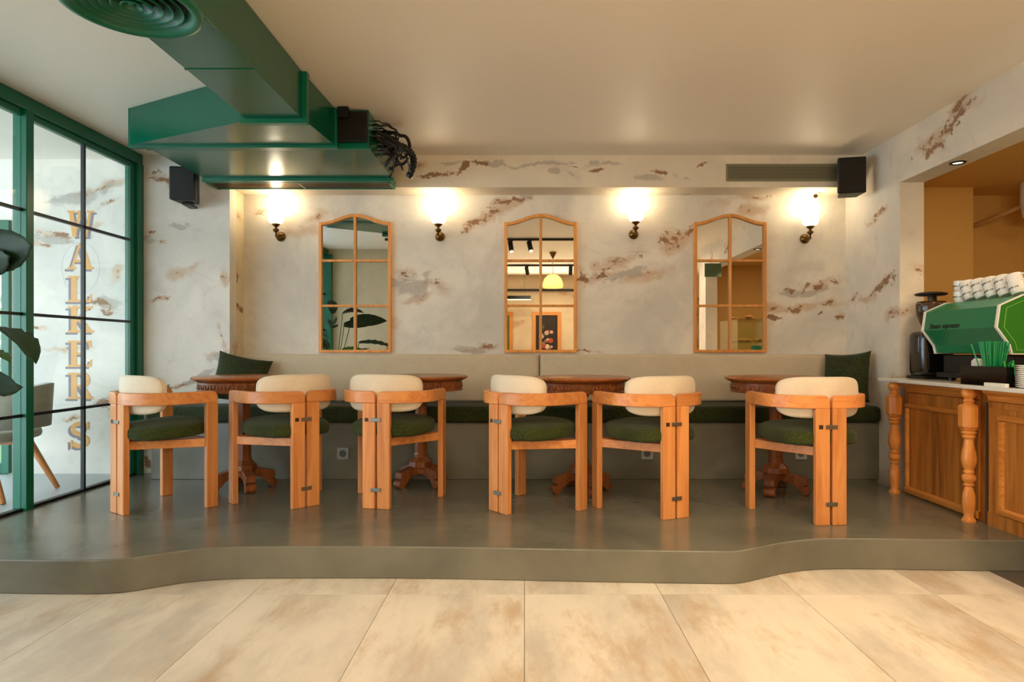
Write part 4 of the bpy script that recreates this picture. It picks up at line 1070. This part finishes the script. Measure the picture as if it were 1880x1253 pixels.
# garden fence: welded mesh
FN = thing('mesh_fence', 'dark welded wire fence in the garden behind the terrace', 'fence', (-6.5, 7.4, 0))
bm = BM()
for k in range(60): box(bm, -9+k*0.08, -9+k*0.08+0.006, 7.4, 7.406, 0.05, 1.55)
for k in range(9): box(bm, -9, -4.2, 7.398, 7.408, 0.08+k*0.18, 0.088+k*0.18)
mk('wire_mesh', bm, M['blackmetal'], FN, kind='stuff')
for x in (-9, -7, -5): one('post', M['blackmetal'], x-0.03, x+0.03, 7.38, 7.44, 0, 1.6, FN)
random.seed(3)
hm = plain('hedge_leaf', (126, 150, 74), 0.7, var=0.4, bscale=3); hm2 = plain('hedge_leaf_yellow', (176, 190, 116), 0.7, var=0.3)
for nm, lab, m_, cx_, cy_, cz_, rx_, ry_, rz_, n in (('shrub', 'loose green shrub behind the wire fence', hm, -6.9, 8.6, 0.9, 1.4, .7, 1.0, 2600), ('tree', 'pale yellow-green tree behind the garden fence', hm2, -8.2, 10.5, 2.4, 2.6, 1.4, 2.2, 3600)):
    t = thing(nm, lab, nm, (cx_, cy_, 0)); bm = BM()
    for k in range(n):
        v = Vector((random.gauss(0, 1), random.gauss(0, 1), random.gauss(0, 1))).normalized()*random.uniform(.5, 1)**.5
        p = Vector((cx_+v.x*rx_, cy_+v.y*ry_, max(0.05, cz_+v.z*rz_))); a = Vector((random.uniform(-1, 1), random.uniform(-1, 1), random.uniform(-1, 1))).normalized()*0.07; b_ = a.orthogonal().normalized()*0.03
        bm.faces.new([bm.verts.new(p-a), bm.verts.new(p+b_), bm.verts.new(p+a), bm.verts.new(p-b_)])
    me = bpy.data.meshes.new('foliage'); bm.to_mesh(me); bm.free(); me.materials.append(m_); me.transform(Matrix.Translation((-cx_, -cy_, 0)))
    o = bpy.data.objects.new('foliage', me); COL.objects.link(o); o.parent = t; o['kind'] = 'stuff'
    bm = BM(); tube(bm, [(cx_, cy_, 0), (cx_+.05, cy_, cz_*.6), (cx_-.05, cy_, cz_)], [0.07, 0.05, 0.03], 8); mk('trunk', bm, plain('bark', (84, 68, 50), 0.9), t, smooth=True)

# ================================================================== REAR OF THE ROOM (seen in mirrors)
def track(y, x0, x1, heads, lab):
    t = thing('light_track', lab, 'track light', ((x0+x1)/2, y, ZC), 0, 'black ceiling light tracks')
    one('rail', M['blackmetal'], x0, x1, y-0.018, y+0.018, ZC-0.03, ZC-0.001, t)
    for (x, tx, ty, tz, e) in heads:
        p0 = Vector((x, y, ZC-0.09)); d = (Vector((tx, ty, tz))-p0).normalized()
        bm = BM(); box(bm, x-0.03, x+0.03, y-0.016, y+0.016, ZC-0.045, ZC-0.03); cyl(bm, (x, y, ZC-0.045), (x, y, ZC-0.08), 0.008); cyl(bm, p0-d*0.05, p0+d*0.11, 0.034, seg=20)
        h_ = mk('lamp_head', bm, M['blackmetal'], t)
        bm = BM(); cyl(bm, p0+d*0.111, p0+d*0.113, 0.028, seg=18); mk('lamp_lens', bm, M['lens_on'], t)
        l = bpy.data.lights.new('track_spot', 'SPOT'); l.energy = e; l.color = (1.0, 0.80, 0.55); l.spot_size = math.radians(70); l.spot_blend = 0.9; l.shadow_soft_size = 0.035
        o = bpy.data.objects.new('track_spot', l); COL.objects.link(o); o.location = p0+d*0.13; o.rotation_euler = d.to_track_quat('-Z', 'Y').to_euler()
M['lens_on'] = plain('lamp_lens_on', (255, 230, 190), 0.3, emit=1.5, var=0)
track(1.8, -1.9, 2.3, [(-1.0, -.9, 3.6, 0, 25), (-0.19, 0.2, 3.2, 0, 30), (0.07, 0.6, 3.5, 0.0, 25), (1.2, 1.3, 3.2, 0.0, 42), (2.0, 2.0, 3.0, 0.0, 40)], 'black ceiling light track nearest the tables, seen in the middle mirror')
track(-0.95, -1.2, 2.6, [(0.04, 0.3, -2.6, 1.4, 26), (0.82, .9, -2.6, 1.4, 26), (1.9, 2.0, -2.6, 1.4, 26)], 'black ceiling light track farther back, seen in the middle mirror')
PD = thing('pendant_lamp', 'green-yellow glass dome pendant lamp seen in the middle mirror', 'lamp', (0.44, 0.54, ZC))
T_ = Matrix.Translation((0.44, 0.54, 0))
bm = BM(); lathe(bm, [(0.055, ZC-0.001), (0.055, ZC-0.012), (0.008, ZC-0.10)], 20, T_); mk('canopy', bm, M['brass'], PD)
bm = BM(); cyl(bm, (0.44, 0.54, ZC-0.1), (0.44, 0.54, EYE+1.17), 0.004); mk('stem', bm, M['brass'], PD)
bm = BM(); lathe(bm, [(0.02, EYE+1.175), (0.08, EYE+1.16), (0.13, EYE+1.11), (0.155, EYE+1.04), (0.16, EYE+0.99), (0.150, EYE+0.965), (0.146, EYE+0.99), (0.12, EYE+1.10), (0.02, EYE+1.165)], 32, T_, cap=False)
mk('lamp_shade', bm, plain('pendant_glass', (236, 222, 120), 0.4, emit=1.0, var=0.2), PD, smooth=True)
LL = thing('linear_lamp', 'slim hanging linear lamp seen at the left of the middle mirror', 'lamp', (-0.2, -1.5, ZC))
one('housing', M['blackmetal'], -1.2, 0.12, -2.0, -1.94, EYE+0.98, EYE+1.05, LL); one('diffuser', plain('lamp_strip', (255, 244, 226), 0.4, emit=3, var=0), -1.2, 0.12, -1.995, -1.945, EYE+0.972, EYE+0.98, LL)
for x in (-1.0, 0.0):
    bm = BM(); cyl(bm, (x, -1.97, EYE+1.05), (x, -1.97, ZC), 0.002, seg=5); mk('wire', bm, M['blackmetal'], LL)
one('curtain_rail', M['blackmetal'], -1.5, 3.0, -2.64, -2.60, EYE+1.20, EYE+1.24, label='thin black rail along the rear wall, seen in the middle mirror', cat='rail')
def painting(x0, x1, z0, z1, label, style):
    t = thing('framed_painting', label, 'painting', ((x0+x1)/2, -2.65, z0), 0, 'framed paintings on the rear wall')
    bm = BM(); y = -2.649; fw_ = 0.07
    ringprism(bm, [(x0, y, z0), (x1, y, z0), (x1, y, z1), (x0, y, z1)], [(x0+fw_, y, z0+fw_), (x1-fw_, y, z0+fw_), (x1-fw_, y, z1-fw_), (x0+fw_, y, z1-fw_)], (0, 0.04, 0)); mk('frame', bm, M['mirror_wood'], t, bevel=0.004)
    one('canvas', plain('canvas_'+style, (50, 36, 26) if style == 'flowers' else (96, 120, 50), 0.6, var=0.3), x0+fw_, x1-fw_, y, y+0.015, z0+fw_, z1-fw_, t)
    random.seed(8)
    cols = [plain('petal_'+str(k), c, 0.6) for k, c in enumerate(((206, 168, 150), (180, 70, 44), (214, 196, 176), (150, 110, 96), (70, 92, 48)))] if style == 'flowers' else [plain('paint_dark', (30, 26, 22), .6), plain('paint_pale', (190, 180, 160), .6)]
    for k in range(22 if style == 'flowers' else 5):
        bm = BM(); r = random.uniform(0.02, 0.055); xx = random.uniform(x0+.17, x1-.17); zz = random.uniform(z0+.25, z1-.2)
        lathe(bm, [(0, 0.0), (r, 0.0), (r*.9, 0.003), (0, 0.004)], 10, Matrix.Translation((xx, y+0.0152, zz)) @ Matrix.Rotation(-PI/2, 4, 'X') @ Matrix.Rotation(random.random()*3, 4, 'Z'))
        mk('paint_dab', bm, random.choice(cols), t)
painting(0.16, 0.74, EYE-0.45, EYE+0.775, 'framed dark flower painting seen in the middle mirror', 'flowers')
painting(-0.85, -0.24, EYE-0.45, EYE+0.775, 'framed green painting at the left edge of the middle mirror', 'green')
# glass display case on the counter, seen in the right mirror
DC = thing('display_case', 'glass pastry case on the near end of the counter, seen in the right mirror', 'display case', (2.8, 2.5, CTZ))
gm = M['glass_case']
for a in ((2.56, 2.565, 2.15, 2.85), (3.04, 3.045, 2.15, 2.85), (2.565, 3.04, 2.15, 2.155), (2.565, 3.04, 2.845, 2.85)): one('glass_pane', gm, *a, CTZ+0.03, CTZ+0.56, DC)
one('glass_pane', gm, 2.56, 3.045, 2.15, 2.85, CTZ+0.56, CTZ+0.567, DC); one('shelf', gm, 2.57, 3.035, 2.16, 2.84, CTZ+0.28, CTZ+0.286, DC); one('tray', M['steel'], 2.56, 3.045, 2.15, 2.85, CTZ, CTZ+0.03, DC)
pm = plain('pastry', (190, 124, 56), 0.6, var=0.25); pr_ = None
for k in range(8):
    if pr_ is None:
        bm = BM(); tube(bm, [(0.06*math.cos(a), 0.05*math.sin(a), 0.025) for a in [PI*i/10 for i in range(11)]], [0.008+0.018*math.sin(PI*i/10) for i in range(11)], 10); pr_ = mk('croissant', bm, pm, smooth=True, label='golden croissant in or on the glass pastry case', cat='pastry', group='croissants in the pastry case'); o = pr_
    else: o = pr_.copy(); COL.objects.link(o)
    o['label'] = 'golden croissant inside the glass pastry case' if k % 3 else 'golden croissant lying on top of the glass pastry case'
    o.location = (2.70+0.18*(k % 2), 2.25+0.16*(k//2), CTZ+(0.287 if k % 3 else 0.568)); o.rotation_euler = (0, 0, k*0.9)
# sign and camera on the lintel, seen in the right mirror
t = thing('hanging_sign', 'small green sign on the right wall, seen in the right mirror', 'sign', (XR-0.02, 1.9, EYE+1.1))
one('board', plain('sign_green', (84, 110, 84), 0.5), XR-0.22, XR-0.001, 1.95, 1.965, EYE+0.98, EYE+1.16, t)
t = thing('security_camera', 'white bullet camera on the right wall beside the green sign, seen in the right mirror', 'camera', (XR, 1.6, EYE+1.1))
bm = BM(); cyl(bm, (XR-0.001, 1.6, EYE+1.1), (XR-0.05, 1.6, EYE+1.09), 0.018); mk('mount', bm, M['white_paint'], t)
bm = BM(); cyl(bm, (XR-0.06, 1.55, EYE+1.09), (XR-0.08, 1.68, EYE+1.06), 0.035, seg=20); mk('body', bm, M['white_paint'], t)
bm = BM(); cyl(bm, (XR-0.0802, 1.681, EYE+1.0598), (XR-0.081, 1.687, EYE+1.058), 0.02, seg=16); mk('lens', bm, M['black'], t)
# bottle shelves on the rear wall
SH = thing('wall_shelf', 'tall wooden shelf unit with bottles at the left edge of the right mirror', 'shelf', (3.5, -2.5, 0))
for z in (0.7, 1.15, 1.75, 2.15): one('shelf_board', M['mirror_wood'], 3.1, 4.1, -2.64, -2.36, z, z+0.03, SH)
for x in (3.07, 4.1): one('side_panel', M['mirror_wood'], x, x+0.03, -2.64, -2.36, 0, 2.3, SH)
bcol = [plain('bottle_'+n_, c, 0.15) for n_, c in (('red', (150, 20, 20)), ('blue', (90, 130, 170)), ('dark', (20, 16, 14)), ('pink', (220, 130, 120)))]
bi = 0
for si, z in enumerate((0.73, 1.18, 1.78)):
    for k in range(4):
        bm = BM(); lathe(bm, [(0.0, 0), (0.035, 0), (0.036, 0.15), (0.03, 0.19), (0.013, 0.22), (0.013, 0.27), (0.0, 0.27)], 16)
        lv = ('lower', 'middle', 'upper')[si]; cn = (si+k) % 4
        o = mk('bottle', bm, bcol[cn], smooth=True, label='%s bottle on the %s board of the shelf in the right mirror' % (('red', 'pale blue', 'dark', 'pink')[cn], lv), cat='bottle', group='bottles on the rear shelf')
        o.location = (3.25+0.2*k, -2.5, z)
